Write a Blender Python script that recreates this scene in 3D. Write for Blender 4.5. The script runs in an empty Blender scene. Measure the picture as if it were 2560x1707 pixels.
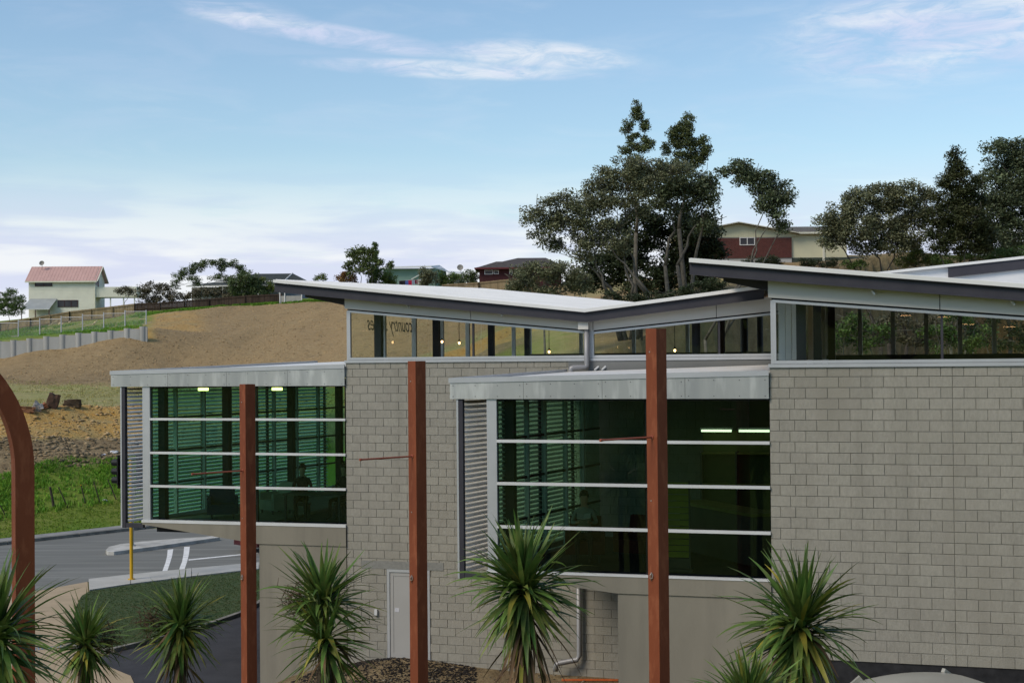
import bpy, bmesh, math, random
import numpy as np
from mathutils import Matrix, Vector, Euler
R_ = math.radians
sc = bpy.context.scene
col = sc.collection
rng = np.random.default_rng(7)
random.seed(11)

# ------------------------------------------------------------------ camera
H = 8.0                                   # camera height above the road
FPX, PITCH, ROLL, TH = 3555.6, 0.0132143, -0.0089760, 0.2782205
cd = bpy.data.cameras.new('camera'); cam = bpy.data.objects.new('camera', cd); col.objects.link(cam)
cd.sensor_width = 36.0; cd.lens = 36.0 * FPX / 2560.0
cd.clip_start = 0.2; cd.clip_end = 6000
cam.matrix_world = Matrix.Translation((0, 0, H)) @ Matrix.Rotation(math.pi/2 + PITCH, 4, 'X') @ Matrix.Rotation(ROLL, 4, 'Z')
sc.camera = cam

# ------------------------------------------------------------------ sky
SUN_EL, SUN_AZ = R_(44), R_(-128)          # azimuth from +Y (view direction) towards +X
sundir = Vector((math.sin(SUN_AZ)*math.cos(SUN_EL), math.cos(SUN_AZ)*math.cos(SUN_EL), math.sin(SUN_EL)))
w = bpy.data.worlds.new('World'); sc.world = w; w.use_nodes = True
nt = w.node_tree; N = nt.nodes; L = nt.links
for n in list(N): N.remove(n)
def wn(t, **k):
    n = N.new(t)
    for a, b in k.items(): setattr(n, a, b)
    return n
out = wn('ShaderNodeOutputWorld'); bg = wn('ShaderNodeBackground')
L.new(bg.outputs[0], out.inputs[0])
sky = wn('ShaderNodeTexSky', sky_type='NISHITA', sun_disc=False)
sky.sun_elevation = SUN_EL; sky.sun_rotation = SUN_AZ
sky.altitude = 0; sky.air_density = 1.15; sky.dust_density = 0.55; sky.ozone_density = 2.4
bg.inputs['Strength'].default_value = 0.15
def wmath(op, a, b=None, clamp=False):
    n = wn('ShaderNodeMath', operation=op); n.use_clamp = clamp
    for i, x in enumerate((a, b)):
        if x is None: continue
        if isinstance(x, (int, float)): n.inputs[i].default_value = x
        else: L.new(x, n.inputs[i])
    return n.outputs[0]
def wmap(v, a, b, c=0.0, d=1.0):
    n = wn('ShaderNodeMapRange'); n.interpolation_type = 'SMOOTHSTEP'
    L.new(v, n.inputs[0])
    for i, x in enumerate((a, b, c, d)): n.inputs[i+1].default_value = x
    return n.outputs[0]
tc = wn('ShaderNodeTexCoord'); sep = wn('ShaderNodeSeparateXYZ'); L.new(tc.outputs['Generated'], sep.inputs[0])
# azimuth / elevation coordinates of the sky direction (world directions, the whole dome)
az = wmath('ARCTAN2', sep.outputs[0], sep.outputs[1]); el = wmath('ARCSINE', sep.outputs[2])
cmb = wn('ShaderNodeCombineXYZ'); L.new(az, cmb.inputs[0]); L.new(el, cmb.inputs[1])
def wnoise(scale, sx, sy, detail=6, rough=.55, dist=0.0, off=0.0):
    mp = wn('ShaderNodeMapping'); L.new(cmb.outputs[0], mp.inputs[0])
    mp.inputs['Scale'].default_value = (sx, sy, 1); mp.inputs['Location'].default_value = (off, off*.7, off)
    mp.inputs['Rotation'].default_value = (0, 0, R_(8))
    n = wn('ShaderNodeTexNoise'); L.new(mp.outputs[0], n.inputs['Vector'])
    n.inputs['Scale'].default_value = scale; n.inputs['Detail'].default_value = detail
    n.inputs['Roughness'].default_value = rough; n.inputs['Distortion'].default_value = dist
    return n.outputs['Fac']
def blob(a0, e0, ra, re, tilt=0.0):        # soft elliptical bank of cloud around one sky direction
    da = wmath('SUBTRACT', az, a0); de = wmath('SUBTRACT', wmath('SUBTRACT', el, e0), wmath('MULTIPLY', da, tilt))
    q = wmath('ADD', wmath('POWER', wmath('DIVIDE', da, ra), 2.0), wmath('POWER', wmath('DIVIDE', de, re), 2.0))
    return wmap(q, 1.0, 0.0)
streak = wnoise(9, 1, 4.2, 9, .62, .5, 3.1)
wisps = wmath('MULTIPLY', wmap(streak, .44, .66), 1.0)
banks = None
for b in ((-.185, .237, .058, .015, -.16), (-.12, .224, .10, .010, -.13), (.02, .211, .085, .013, -.07), (-.04, .202, .13, .008, -.04),
          (.30, .216, .15, .042, .03), (.36, .245, .13, .036, .1)):
    q = blob(*b); banks = q if banks is None else wmath('MAXIMUM', banks, q)
streak2 = wnoise(26, 1, 3.6, 7, .68, .8, 5.3)
banks = wmath('MULTIPLY', wmath('MULTIPLY', banks, wmap(streak, .28, .60)), wmap(streak2, .28, .66, .12, 1.0))
low = wmap(el, .15, .065)                 # broken cloud lying along the horizon, all round
lown = wnoise(7, 1, 6.5, 8, .6, .3, 7.7)
lowm = wmath('MULTIPLY', low, wmap(lown, .14, .48))
mask = wmath('MAXIMUM', wmath('MAXIMUM', wmath('MULTIPLY', banks, .82), wmath('MULTIPLY', lowm, .92)), wmath('MULTIPLY', wisps, .10))
cshade = wn('ShaderNodeMix', data_type='RGBA'); L.new(wmap(wnoise(8, 1, 7, 5, .5, .2, 1.3), .42, .62), cshade.inputs['Factor'])
cshade.inputs['A'].default_value = (4.7, 4.95, 6.2, 1); cshade.inputs['B'].default_value = (6.1, 6.2, 6.5, 1)
tint = wn('ShaderNodeMix', data_type='RGBA', blend_type='MULTIPLY'); tint.inputs['Factor'].default_value = 1
SKYTINT = (.93, .97, .97, 1)
L.new(sky.outputs[0], tint.inputs['A']); tint.inputs['B'].default_value = SKYTINT
mixc = wn('ShaderNodeMix', data_type='RGBA'); L.new(mask, mixc.inputs['Factor'])
L.new(tint.outputs['Result'], mixc.inputs['A']); L.new(cshade.outputs['Result'], mixc.inputs['B'])
L.new(mixc.outputs['Result'], bg.inputs['Color'])

# ------------------------------------------------------------------ sun (thin high cloud: soft)
sl = bpy.data.lights.new('sun', 'SUN'); so = bpy.data.objects.new('sun', sl); col.objects.link(so)
sl.energy = 2.6; sl.angle = R_(24); sl.color = (1.0, .87, .70)
so.rotation_euler = (-sundir).to_track_quat('-Z', 'Y').to_euler(); so.location = (-30, -30, 60)
vs = sc.view_settings; vs.view_transform = 'Standard'; vs.look = 'None'; vs.exposure = 0.0; vs.gamma = 1.0; vs.use_curve_mapping = False
sc.cycles.use_denoising = True
sc.cycles.max_bounces = 10; sc.cycles.transparent_max_bounces = 24; sc.cycles.glossy_bounces = 4; sc.cycles.diffuse_bounces = 4
sc.cycles.sample_clamp_indirect = 6; sc.cycles.caustics_reflective = False; sc.cycles.caustics_refractive = False

# ------------------------------------------------------------------ placing: a picture point at a real distance -> a place in the world
KD = 2560/2352.0
def ray(x, y):
    X, Y = x*KD-1280, y*KD-853.5
    cr, sr = math.cos(ROLL), math.sin(ROLL)
    X, Y = cr*X+sr*Y, -sr*X+cr*Y
    d = (X/FPX, 1.0, -Y/FPX); c, s = math.cos(PITCH), math.sin(PITCH)
    return Vector((d[0], d[1]*c-d[2]*s, d[1]*s+d[2]*c))
def at(x, y, d):
    r = ray(x, y); return Vector((r.x/r.y*d, d, r.z/r.y*d+H))
def atz(x, y, z=0.0):
    r = ray(x, y); k = (z-H)/r.z; return Vector((r.x*k, r.y*k, z))
def px(d): return 3267.0/d               # picture units per metre at distance d

# ------------------------------------------------------------------ materials
MATS = {}
def mat(name, c1, c2=None, scale=4.0, rough=.7, bump=0.0, bscale=None, metal=0.0, rnd=0.0, detail=6, spec=.25, stretch=(1,1,1), contrast=(.35,.65), trans=0.0, coat=0.0, c3=None, s3=30, hue=0.0, rot=0.0, streak=None, sk=.5):
    if name in MATS: return MATS[name]
    m = bpy.data.materials.new(name); m.use_nodes = True; MATS[name] = m
    t = m.node_tree; n_ = t.nodes; l_ = t.links; b = n_['Principled BSDF']
    b.inputs['Roughness'].default_value = rough; b.inputs['Metallic'].default_value = metal
    b.inputs['Specular IOR Level'].default_value = spec
    if coat: b.inputs['Coat Weight'].default_value = coat; b.inputs['Coat Roughness'].default_value = .15
    g = n_.new('ShaderNodeNewGeometry'); mp = n_.new('ShaderNodeMapping'); mp.inputs['Scale'].default_value = stretch; mp.inputs['Rotation'].default_value = (0, 0, rot)
    l_.new(g.outputs['Position'], mp.inputs[0])
    c2 = c2 or tuple(x*.8 for x in c1)
    def noise(s, d=detail, r=.6):
        nn = n_.new('ShaderNodeTexNoise'); nn.inputs['Scale'].default_value = s; nn.inputs['Detail'].default_value = d; nn.inputs['Roughness'].default_value = r
        l_.new(mp.outputs[0], nn.inputs['Vector']); return nn.outputs['Fac']
    def rng_(v, a, b_, c=0., d=1.):
        q = n_.new('ShaderNodeMapRange'); l_.new(v, q.inputs[0])
        for i, x in enumerate((a, b_, c, d)): q.inputs[i+1].default_value = x
        return q.outputs[0]
    mx = n_.new('ShaderNodeMix'); mx.data_type = 'RGBA'
    mx.inputs['A'].default_value = (*c1, 1); mx.inputs['B'].default_value = (*c2, 1)
    l_.new(rng_(noise(scale), *contrast), mx.inputs['Factor']); c = mx.outputs['Result']
    if c3:
        m3 = n_.new('ShaderNodeMix'); m3.data_type = 'RGBA'; m3.inputs['B'].default_value = (*c3, 1)
        l_.new(rng_(noise(s3, 3), .52, .66), m3.inputs['Factor']); l_.new(c, m3.inputs['A']); c = m3.outputs['Result']
    if streak:                              # water stains running down the face
        ms_ = n_.new('ShaderNodeMapping'); ms_.inputs['Scale'].default_value = (1, 1, .07); l_.new(g.outputs['Position'], ms_.inputs[0])
        ns_ = n_.new('ShaderNodeTexNoise'); ns_.inputs['Scale'].default_value = 2.6; ns_.inputs['Detail'].default_value = 5; l_.new(ms_.outputs[0], ns_.inputs['Vector'])
        m4 = n_.new('ShaderNodeMix'); m4.data_type = 'RGBA'; m4.inputs['B'].default_value = (*streak, 1)
        l_.new(rng_(ns_.outputs['Fac'], .5, .72, 0, sk), m4.inputs['Factor']); l_.new(c, m4.inputs['A']); c = m4.outputs['Result']
    if rnd or hue:
        oi = n_.new('ShaderNodeObjectInfo'); ad = n_.new('ShaderNodeMath'); ad.operation = 'ADD'
        l_.new(oi.outputs['Random'], ad.inputs[0]); l_.new(g.outputs['Random Per Island'], ad.inputs[1])
        fr = n_.new('ShaderNodeMath'); fr.operation = 'FRACT'; l_.new(ad.outputs[0], fr.inputs[0])
        hs = n_.new('ShaderNodeHueSaturation'); l_.new(c, hs.inputs['Color'])
        l_.new(rng_(fr.outputs[0], 0, 1, 1-rnd, 1+rnd), hs.inputs['Value'])
        if hue:
            m2 = n_.new('ShaderNodeMath'); m2.operation = 'MULTIPLY'; m2.inputs[1].default_value = 7.31; l_.new(fr.outputs[0], m2.inputs[0])
            f2 = n_.new('ShaderNodeMath'); f2.operation = 'FRACT'; l_.new(m2.outputs[0], f2.inputs[0])
            l_.new(rng_(f2.outputs[0], 0, 1, .5-hue, .5+hue), hs.inputs['Hue'])
        c = hs.outputs[0]
    l_.new(c, b.inputs['Base Color'])
    if trans:
        b.inputs['Subsurface Weight'].default_value = 0
        tr = n_.new('ShaderNodeBsdfTranslucent'); l_.new(c, tr.inputs['Color']); ms = n_.new('ShaderNodeMixShader')
        ms.inputs[0].default_value = trans; l_.new(b.outputs[0], ms.inputs[1]); l_.new(tr.outputs[0], ms.inputs[2])
        l_.new(ms.outputs[0], n_['Material Output'].inputs[0])
    if bump:
        bp = n_.new('ShaderNodeBump'); bp.inputs['Strength'].default_value = bump; bp.inputs['Distance'].default_value = .02
        l_.new(noise(bscale or scale*6, 4), bp.inputs['Height']); l_.new(bp.outputs[0], b.inputs['Normal'])
    return m
def glass(name, tintc, refl=1.0, rough=0.0):
    if name in MATS: return MATS[name]
    m = bpy.data.materials.new(name); m.use_nodes = True; MATS[name] = m
    t = m.node_tree; n_ = t.nodes; l_ = t.links; n_.remove(n_['Principled BSDF'])
    tr = n_.new('ShaderNodeBsdfTransparent'); tr.inputs[0].default_value = (*tintc, 1)
    gl = n_.new('ShaderNodeBsdfGlossy'); gl.inputs['Roughness'].default_value = rough; gl.inputs['Color'].default_value = (refl, refl, refl, 1)
    fr = n_.new('ShaderNodeFresnel'); fr.inputs['IOR'].default_value = 1.5
    ns = n_.new('ShaderNodeTexNoise'); ns.inputs['Scale'].default_value = 1.1; ns.inputs['Detail'].default_value = 1
    g = n_.new('ShaderNodeNewGeometry'); l_.new(g.outputs['Position'], ns.inputs['Vector'])
    bp = n_.new('ShaderNodeBump'); bp.inputs['Strength'].default_value = .02; bp.inputs['Distance'].default_value = .05
    l_.new(ns.outputs['Fac'], bp.inputs['Height']); l_.new(bp.outputs[0], gl.inputs['Normal'])
    ms = n_.new('ShaderNodeMixShader'); l_.new(fr.outputs[0], ms.inputs[0]); l_.new(tr.outputs[0], ms.inputs[1]); l_.new(gl.outputs[0], ms.inputs[2])
    l_.new(ms.outputs[0], n_['Material Output'].inputs[0]); return m
def emit(name, c, s):
    if name in MATS: return MATS[name]
    m = bpy.data.materials.new(name); m.use_nodes = True; MATS[name] = m
    b = m.node_tree.nodes['Principled BSDF']; b.inputs['Base Color'].default_value = (*c, 1)
    b.inputs['Emission Color'].default_value = (*c, 1); b.inputs['Emission Strength'].default_value = s; return m

# ------------------------------------------------------------------ mesh helpers
class MB:
    def __init__(s): s.v = []; s.f = []
    def quad(s, *p):
        i = len(s.v); s.v += [tuple(q) for q in p]; s.f.append(tuple(range(i, i+len(p)))); return s
    def hexa(s, p):                       # 8 corners: bottom ring 0-3, top ring 4-7
        i = len(s.v); s.v += [tuple(q) for q in p]
        for f in ((3,2,1,0), (4,5,6,7), (0,1,5,4), (1,2,6,5), (2,3,7,6), (3,0,4,7)): s.f.append(tuple(i+k for k in f))
        return s
    def box(s, x0, x1, y0, y1, z0, z1):
        return s.hexa([(x0,y0,z0),(x1,y0,z0),(x1,y1,z0),(x0,y1,z0),(x0,y0,z1),(x1,y0,z1),(x1,y1,z1),(x0,y1,z1)])
    def obox(s, o, ax, ay, az, lx, ly, lz):   # oriented box centred on o
        o = Vector(o); ax = Vector(ax)*lx/2; ay = Vector(ay)*ly/2; az = Vector(az)*lz/2
        return s.hexa([o-ax-ay-az, o+ax-ay-az, o+ax+ay-az, o-ax+ay-az, o-ax-ay+az, o+ax-ay+az, o+ax+ay+az, o-ax+ay+az])
    def bar(s, a, b, w, h, up=(0,0,1)):
        a = Vector(a); b = Vector(b); d = (b-a); l = d.length; d.normalize(); up = Vector(up)
        sd = d.cross(up)
        if sd.length < 1e-4: sd = d.cross(Vector((1,0,0)))
        sd.normalize(); u2 = sd.cross(d); return s.obox((a+b)/2, d, sd, u2, l, w, h)
    def prism(s, poly, y0, y1):           # polygon in (x,z), extruded along y
        n = len(poly); i = len(s.v)
        s.v += [(x, y0, z) for x, z in poly] + [(x, y1, z) for x, z in poly]
        s.f.append(tuple(i+k for k in range(n))); s.f.append(tuple(i+n+k for k in reversed(range(n))))
        for k in range(n): s.f.append((i+(k+1)%n, i+k, i+n+k, i+n+(k+1)%n))
        return s
    def slab(s, poly, z0, z1):            # polygon in (x,y), extruded along z; z0/z1 number or list
        n = len(poly); i = len(s.v); f0 = (lambda k: z0[k]) if hasattr(z0, '__len__') else (lambda k: z0); f1 = (lambda k: z1[k]) if hasattr(z1, '__len__') else (lambda k: z1)
        s.v += [(p[0], p[1], f0(k)) for k, p in enumerate(poly)] + [(p[0], p[1], f1(k)) for k, p in enumerate(poly)]
        s.f.append(tuple(i+k for k in reversed(range(n)))); s.f.append(tuple(i+n+k for k in range(n)))
        for k in range(n): s.f.append((i+k, i+(k+1)%n, i+n+(k+1)%n, i+n+k))
        return s
    def tube(s, pts, rad, n=8, cap=True):
        pts = [Vector(p) for p in pts]; m = len(pts)
        rad = rad if hasattr(rad, '__len__') else [rad]*m
        base = len(s.v); prev = None
        for k, p in enumerate(pts):
            d = (pts[min(k+1, m-1)]-pts[max(k-1, 0)]).normalized()
            if prev is None:
                a = d.cross(Vector((0,0,1)));
                if a.length < .05: a = d.cross(Vector((1,0,0)))
            else: a = prev-d*prev.dot(d)
            a.normalize(); prev = a; b = d.cross(a)
            for j in range(n):
                t = 2*math.pi*j/n; s.v.append(tuple(p+(a*math.cos(t)+b*math.sin(t))*rad[k]))
        for k in range(m-1):
            for j in range(n):
                q = base+k*n; s.f.append((q+j, q+(j+1)%n, q+n+(j+1)%n, q+n+j))
        if cap:
            s.f.append(tuple(base+j for j in reversed(range(n)))); s.f.append(tuple(base+(m-1)*n+j for j in range(n)))
        return s
    def cyl(s, a, b, r, n=12): return s.tube([a, b], r, n)
    def lathe(s, prof, c=(0,0,0), n=16):
        base = len(s.v); c = Vector(c)
        for r, z in prof:
            for j in range(n):
                t = 2*math.pi*j/n; s.v.append((c.x+r*math.cos(t), c.y+r*math.sin(t), c.z+z))
        for k in range(len(prof)-1):
            for j in range(n):
                q = base+k*n; s.f.append((q+j, q+(j+1)%n, q+n+(j+1)%n, q+n+j))
        s.f.append(tuple(base+j for j in reversed(range(n)))); s.f.append(tuple(base+(len(prof)-1)*n+j for j in range(n)))
        return s
    def mesh(s, name):
        me = bpy.data.meshes.new(name); me.from_pydata(s.v, [], s.f); me.update(); return me
    def build(s, name, m, parent=None, smooth=False, **tags):
        me = s.mesh(name); me.materials.append(m)
        if smooth: me.polygons.foreach_set('use_smooth', [True]*len(me.polygons))
        return link(name, me, parent, **tags)
def link(name, me, parent=None, loc=None, rotz=None, **tags):
    o = bpy.data.objects.new(name, me); col.objects.link(o)
    if parent is not None: o.parent = parent
    if loc is not None: o.location = loc
    if rotz is not None: o.rotation_euler = (0, 0, rotz)
    return tag(o, **tags)
def tag(o, label=None, cat=None, group=None, kind=None):
    if label: o['label'] = label
    if cat: o['category'] = cat
    if group: o['group'] = group
    if kind: o['kind'] = kind
    return o
def thing(name, label, cat, loc=(0,0,0), rotz=0.0, group=None):
    return link(name, None, None, loc, rotz, label=label, cat=cat, group=group)
def fastmesh(name, V, F, m):               # numpy verts (n,3) and quads (k,4)
    me = bpy.data.meshes.new(name); nv, nf, k = len(V), len(F), F.shape[1]
    me.vertices.add(nv); me.vertices.foreach_set('co', np.asarray(V, np.float32).ravel())
    me.loops.add(nf*k); me.loops.foreach_set('vertex_index', np.asarray(F, np.int32).ravel())
    me.polygons.add(nf); me.polygons.foreach_set('loop_start', np.arange(0, nf*k, k, dtype=np.int32)); me.polygons.foreach_set('loop_total', np.full(nf, k, np.int32))
    me.materials.append(m); me.update(calc_edges=True); me.validate(); return me
# ================================================================== ground
TD = np.array([.657, .754]); ND = np.array([-.754, .657]); K0 = np.array([-17.8, 68.9])
def kerb(s, n=0.0, z=0.0):
    p = K0+TD*s+ND*n; return (p[0], p[1], z)
cp = []
for x, y, d in ((0,1252,63.2),(0,1195,68.5),(0,1100,75),(0,1010,80),(0,955,86),(0,925,92),(0,880,118),(0,844,131),
    (150,1235,66),(150,1165,71.5),(150,1072,78),(150,1010,83),(150,948,89),(150,925,95),(150,875,122),(150,812,133),
    (280,1222,68),(280,1140,75),(280,1065,81),(280,1000,87),(280,940,93),(280,920,99),(280,875,122),(280,800,131),(280,775,134),
    (400,880,122),(400,830,132),(400,770,148),(400,718,171),(600,880,120),(600,800,138),(600,740,155),(600,705,173),
    (790,860,116),(790,760,145),(790,697,172),(1100,850,100),(1100,800,116),(1100,740,136),(1100,685,150),
    (1400,850,88),(1400,790,100),(1400,730,112),(1400,690,120),(1800,830,88),(1800,740,100),(1800,650,116),(1800,606,126),
    (2300,830,86),(2300,720,100),(2300,610,116),(2600,700,105),(2600,600,120),
    (0,790,138),(0,778,160),(0,763,184),(150,772,140),(150,758,165),(150,742,184),(335,752,138),(335,740,160),(300,729,184),(330,716,181),
    (-150,800,139),(-150,785,184),(-150,870,131),(-150,1110,75),(-150,950,90),
    (150,716,205),(600,692,205),(1000,668,195),(1250,655,180),(1500,655,150),(1800,600,150),(2300,588,150)):
    p = at(x, y, d); cp.append(tuple(p))
for s in (-60,-40,-20,0,10,20): cp.append(kerb(s, -.2, -.02)); cp.append(kerb(s, -11, -.03))
for s in (12,24): cp.append(kerb(s, 6, .9)); cp.append(kerb(s, 16, 4.0))
cp += [(-10,50,-.03),(-15,45,-.03),(-11,36,-.03),(-20,36,-.03),(-7,36,-.03),(-7,44,-.03),(-30,30,-.03),(-5.0,34.9,.45),(-3.2,34.0,.86),(-2.2,33.8,.84),(-.8,33.3,.68),(1.6,32.6,.62),(-3.2,32.6,.55),(0,31.2,.52),(3,31,.52),(-3,29,.2),(0,26,.4),(-8,26,0),
       (-6.6,38,-.03),(2,45,.4),(10,40,.8),(8,60,.3),(-4,60,0),(16,30,1.5),(25,40,1.2),(25,60,.6),(5,25.3,1.6),(9,23.5,1.9),(6,20,2.05),(3,16,2.2),(10,10,2.4),(0,8,2.4),(-4,14,1.2),(-8,17,.5),(-14,15,.2),
       (0,0,2.6),(0,-10,2.9),(20,0,3),(-30,0,.5),(-30,-20,1.5),(20,20,2.2),(40,20,2.5),(60,50,3),(60,90,9)]
for x in (-120,-60,0,60,120): cp += [(x,-45,10.0),(x,-70,16.0),(x,-30,4.2)]  # unseen bank added behind the camera, blocks sky reflections in the glass
for x in (-200,-80,0,80,200): cp += [(x,300,11),(x,500,4),(x,900,-2)]
cp += [(-150,80,2),(-150,150,9),(-110,120,8),(150,100,12),(150,160,14),(-900,0,0),(900,0,2),(0,-900,12),(0,3000,-30),(-900,900,-20),(900,900,-20)]
cp = np.array(cp, float)
Dm = np.linalg.norm(cp[:,None,:2]-cp[None,:,:2], axis=2)
n_ = len(cp); A = np.zeros((n_+1, n_+1)); A[:n_,:n_] = -Dm - np.eye(n_)*.15; A[:n_,n_] = 1; A[n_,:n_] = 1
wts = np.linalg.solve(A, np.append(cp[:,2], 0))
def nval(x, y): return (x-K0[0])*ND[0]+(y-K0[1])*ND[1]
def smooth(a, b, x): t = np.clip((x-a)/(b-a), 0, 1); return t*t*(3-2*t)
def wallx(y): return np.where(np.asarray(y) > 134.3, np.interp(y, [134.3,184], [-34.0,-46.5]), -999.0)
def base_h(x, y):
    x = np.asarray(x, float); y = np.asarray(y, float); sh = x.shape; x = x.ravel(); y = y.ravel(); z = np.empty_like(x)
    for i in range(0, len(x), 20000):
        a = x[i:i+20000]; b = y[i:i+20000]
        z[i:i+20000] = -np.sqrt((a[:,None]-cp[None,:,0])**2+(b[:,None]-cp[None,:,1])**2)@wts[:n_]+wts[n_]
    # level ground: road, footpath, lawn and driveway
    n = nval(x, y)
    flat = smooth(.1, -.5, n)*smooth(33, 34.8, y)*smooth(-5.2, -6.5, x-np.clip((y-44)*.9, 0, 60))*smooth(-75, -60, x)
    z = z*(1-flat)+flat*(-.03)
    road = smooth(.1, -.5, n)*smooth(-12.5, -11, n)*smooth(33, 36, y)*smooth(0,-4,x)
    z = np.where(road > .5, np.minimum(z, -.03), z)
    return z.reshape(sh)
def fbm(x, y, s, seed=0, oct=4):
    r = np.zeros_like(x); a = 1.0
    for o in range(oct):
        k = s*2**o; q = np.random.default_rng(seed+o); p = q.uniform(0, 6.28, 8); th = q.uniform(0, 6.28, 8)
        v = sum(np.sin(k*(np.cos(t)*x+np.sin(t)*y)*q2+pp) for t, pp, q2 in zip(th, p, q.uniform(.7, 1.4, 8)))/8
        r += v*a; a *= .55
    return r
xs = np.concatenate([[-3000,-1500,-700,-350,-200,-140,-110], np.arange(-90,-52,2.0), np.arange(-52,14,.5), np.arange(14,60,1.0), np.arange(60,110,4.0), [120,150,220,380,800,1600,3000]])
ys = np.concatenate([[-2500,-1200,-500,-250,-140,-90], np.arange(-70,28,3.0), np.arange(28,62,1.0), np.arange(62,100,.42), np.arange(100,188,.6), np.arange(188,230,3.0), [235,260,300,360,450,600,900,1500,3000]])
XX, YY = np.meshgrid(xs, ys); ZZ = base_h(XX, YY); NN = nval(XX, YY)
nz = fbm(XX, YY, .35, 3); nz2 = fbm(XX, YY, .9, 9)
yb = np.interp(XX, [-60,-45,-29,-14,0,7,18,60], [116,118,120,117,105,94,90,92])
hill = np.maximum(smooth(-2, 2, YY-yb+nz*3)*smooth(24, 27, NN), smooth(3, 8, XX)*smooth(84, 92, YY))
above = smooth(-.6, .6, wallx(YY)-XX)*smooth(134.2, 134.6, YY)                       # behind the retaining wall
top = smooth(-3, 2, YY-np.interp(XX, [-60,-48,-40,-34,-20,-5,5,12,60], [176,171,173,177.5,178,177,185,400,400])+nz*2.0)
weeds = smooth(4.4, 5.6, NN+nz*.8)*smooth(12.6, 10.4, NN+nz*1.2); verge = smooth(-.2, .3, NN)*(1-smooth(4.4, 5.6, NN+nz*.8))
lf = smooth(6, -4, XX); weeds *= lf; verge *= lf
dirt = lf*smooth(10.4, 11.8, NN+nz*1.2)*smooth(16.6, 15.2, NN+nz*1.1); clay = lf*smooth(15.2, 16.6, NN+nz*1.1)*smooth(23.2, 21.6, NN+nz*1.4)
clay = clay*(1-hill)
ZZ += dirt*(nz2*.30+.05)+clay*(nz2*.22+smooth(19,20.5,NN)*smooth(22.5,21,NN)*.35)+hill*(1-above)*(1-top)*(nz2*.09+fbm(XX*1.3, YY*.16, .8, 41)*.16+fbm(XX, YY, .11, 47)*.30)+weeds*nz2*.18+above*nz2*.06+top*nz*.15
near = smooth(34, 31, YY)*0
ZZ += (smooth(-6,-3,XX)*smooth(36,34,YY)*smooth(24,27,YY)*smooth(8,6,XX))*nz2*.035
cover = np.zeros(XX.shape+(4,), np.float32)
back = smooth(20, 10, YY)
cover[...,0] = np.clip(verge+weeds+top*.9+above*smooth(139,141.5,YY+nz*2)*smooth(-.25,.35,nz+.25)+back, 0, 1)
cover[...,1] = np.clip(hill*(1-above)*(1-top)*(1-.75*smooth(2,10,XX)*smooth(-.3,.5,nz)), 0, 1)
cover[...,2] = np.clip(clay+above*(1-smooth(138,141,YY+nz*1.5))+hill*(1-top)*smooth(4.5,1.5,np.abs(XX-wallx(YY)-2.5))*smooth(140,150,YY)*.6, 0, 1)
cover[...,3] = np.clip(dirt+1.4*smooth(-8.5,-6.5,XX)*smooth(24,27,YY)*smooth(50,40,YY)+hill*(1-above)*(1-top)*smooth(126,120,YY+nz*5)*.5+smooth(20,28,XX)*smooth(90,100,YY)*.7+hill*(1-above)*smooth(-22,-34,XX)*.38, 0, 1)
ny, nx = XX.shape; V = np.stack([XX, YY, ZZ], -1).reshape(-1, 3)
ii = np.arange(ny*nx).reshape(ny, nx); F = np.stack([ii[:-1,:-1], ii[:-1,1:], ii[1:,1:], ii[1:,:-1]], -1).reshape(-1, 4)
gm = bpy.data.materials.new('ground_cover'); gm.use_nodes = True
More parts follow.
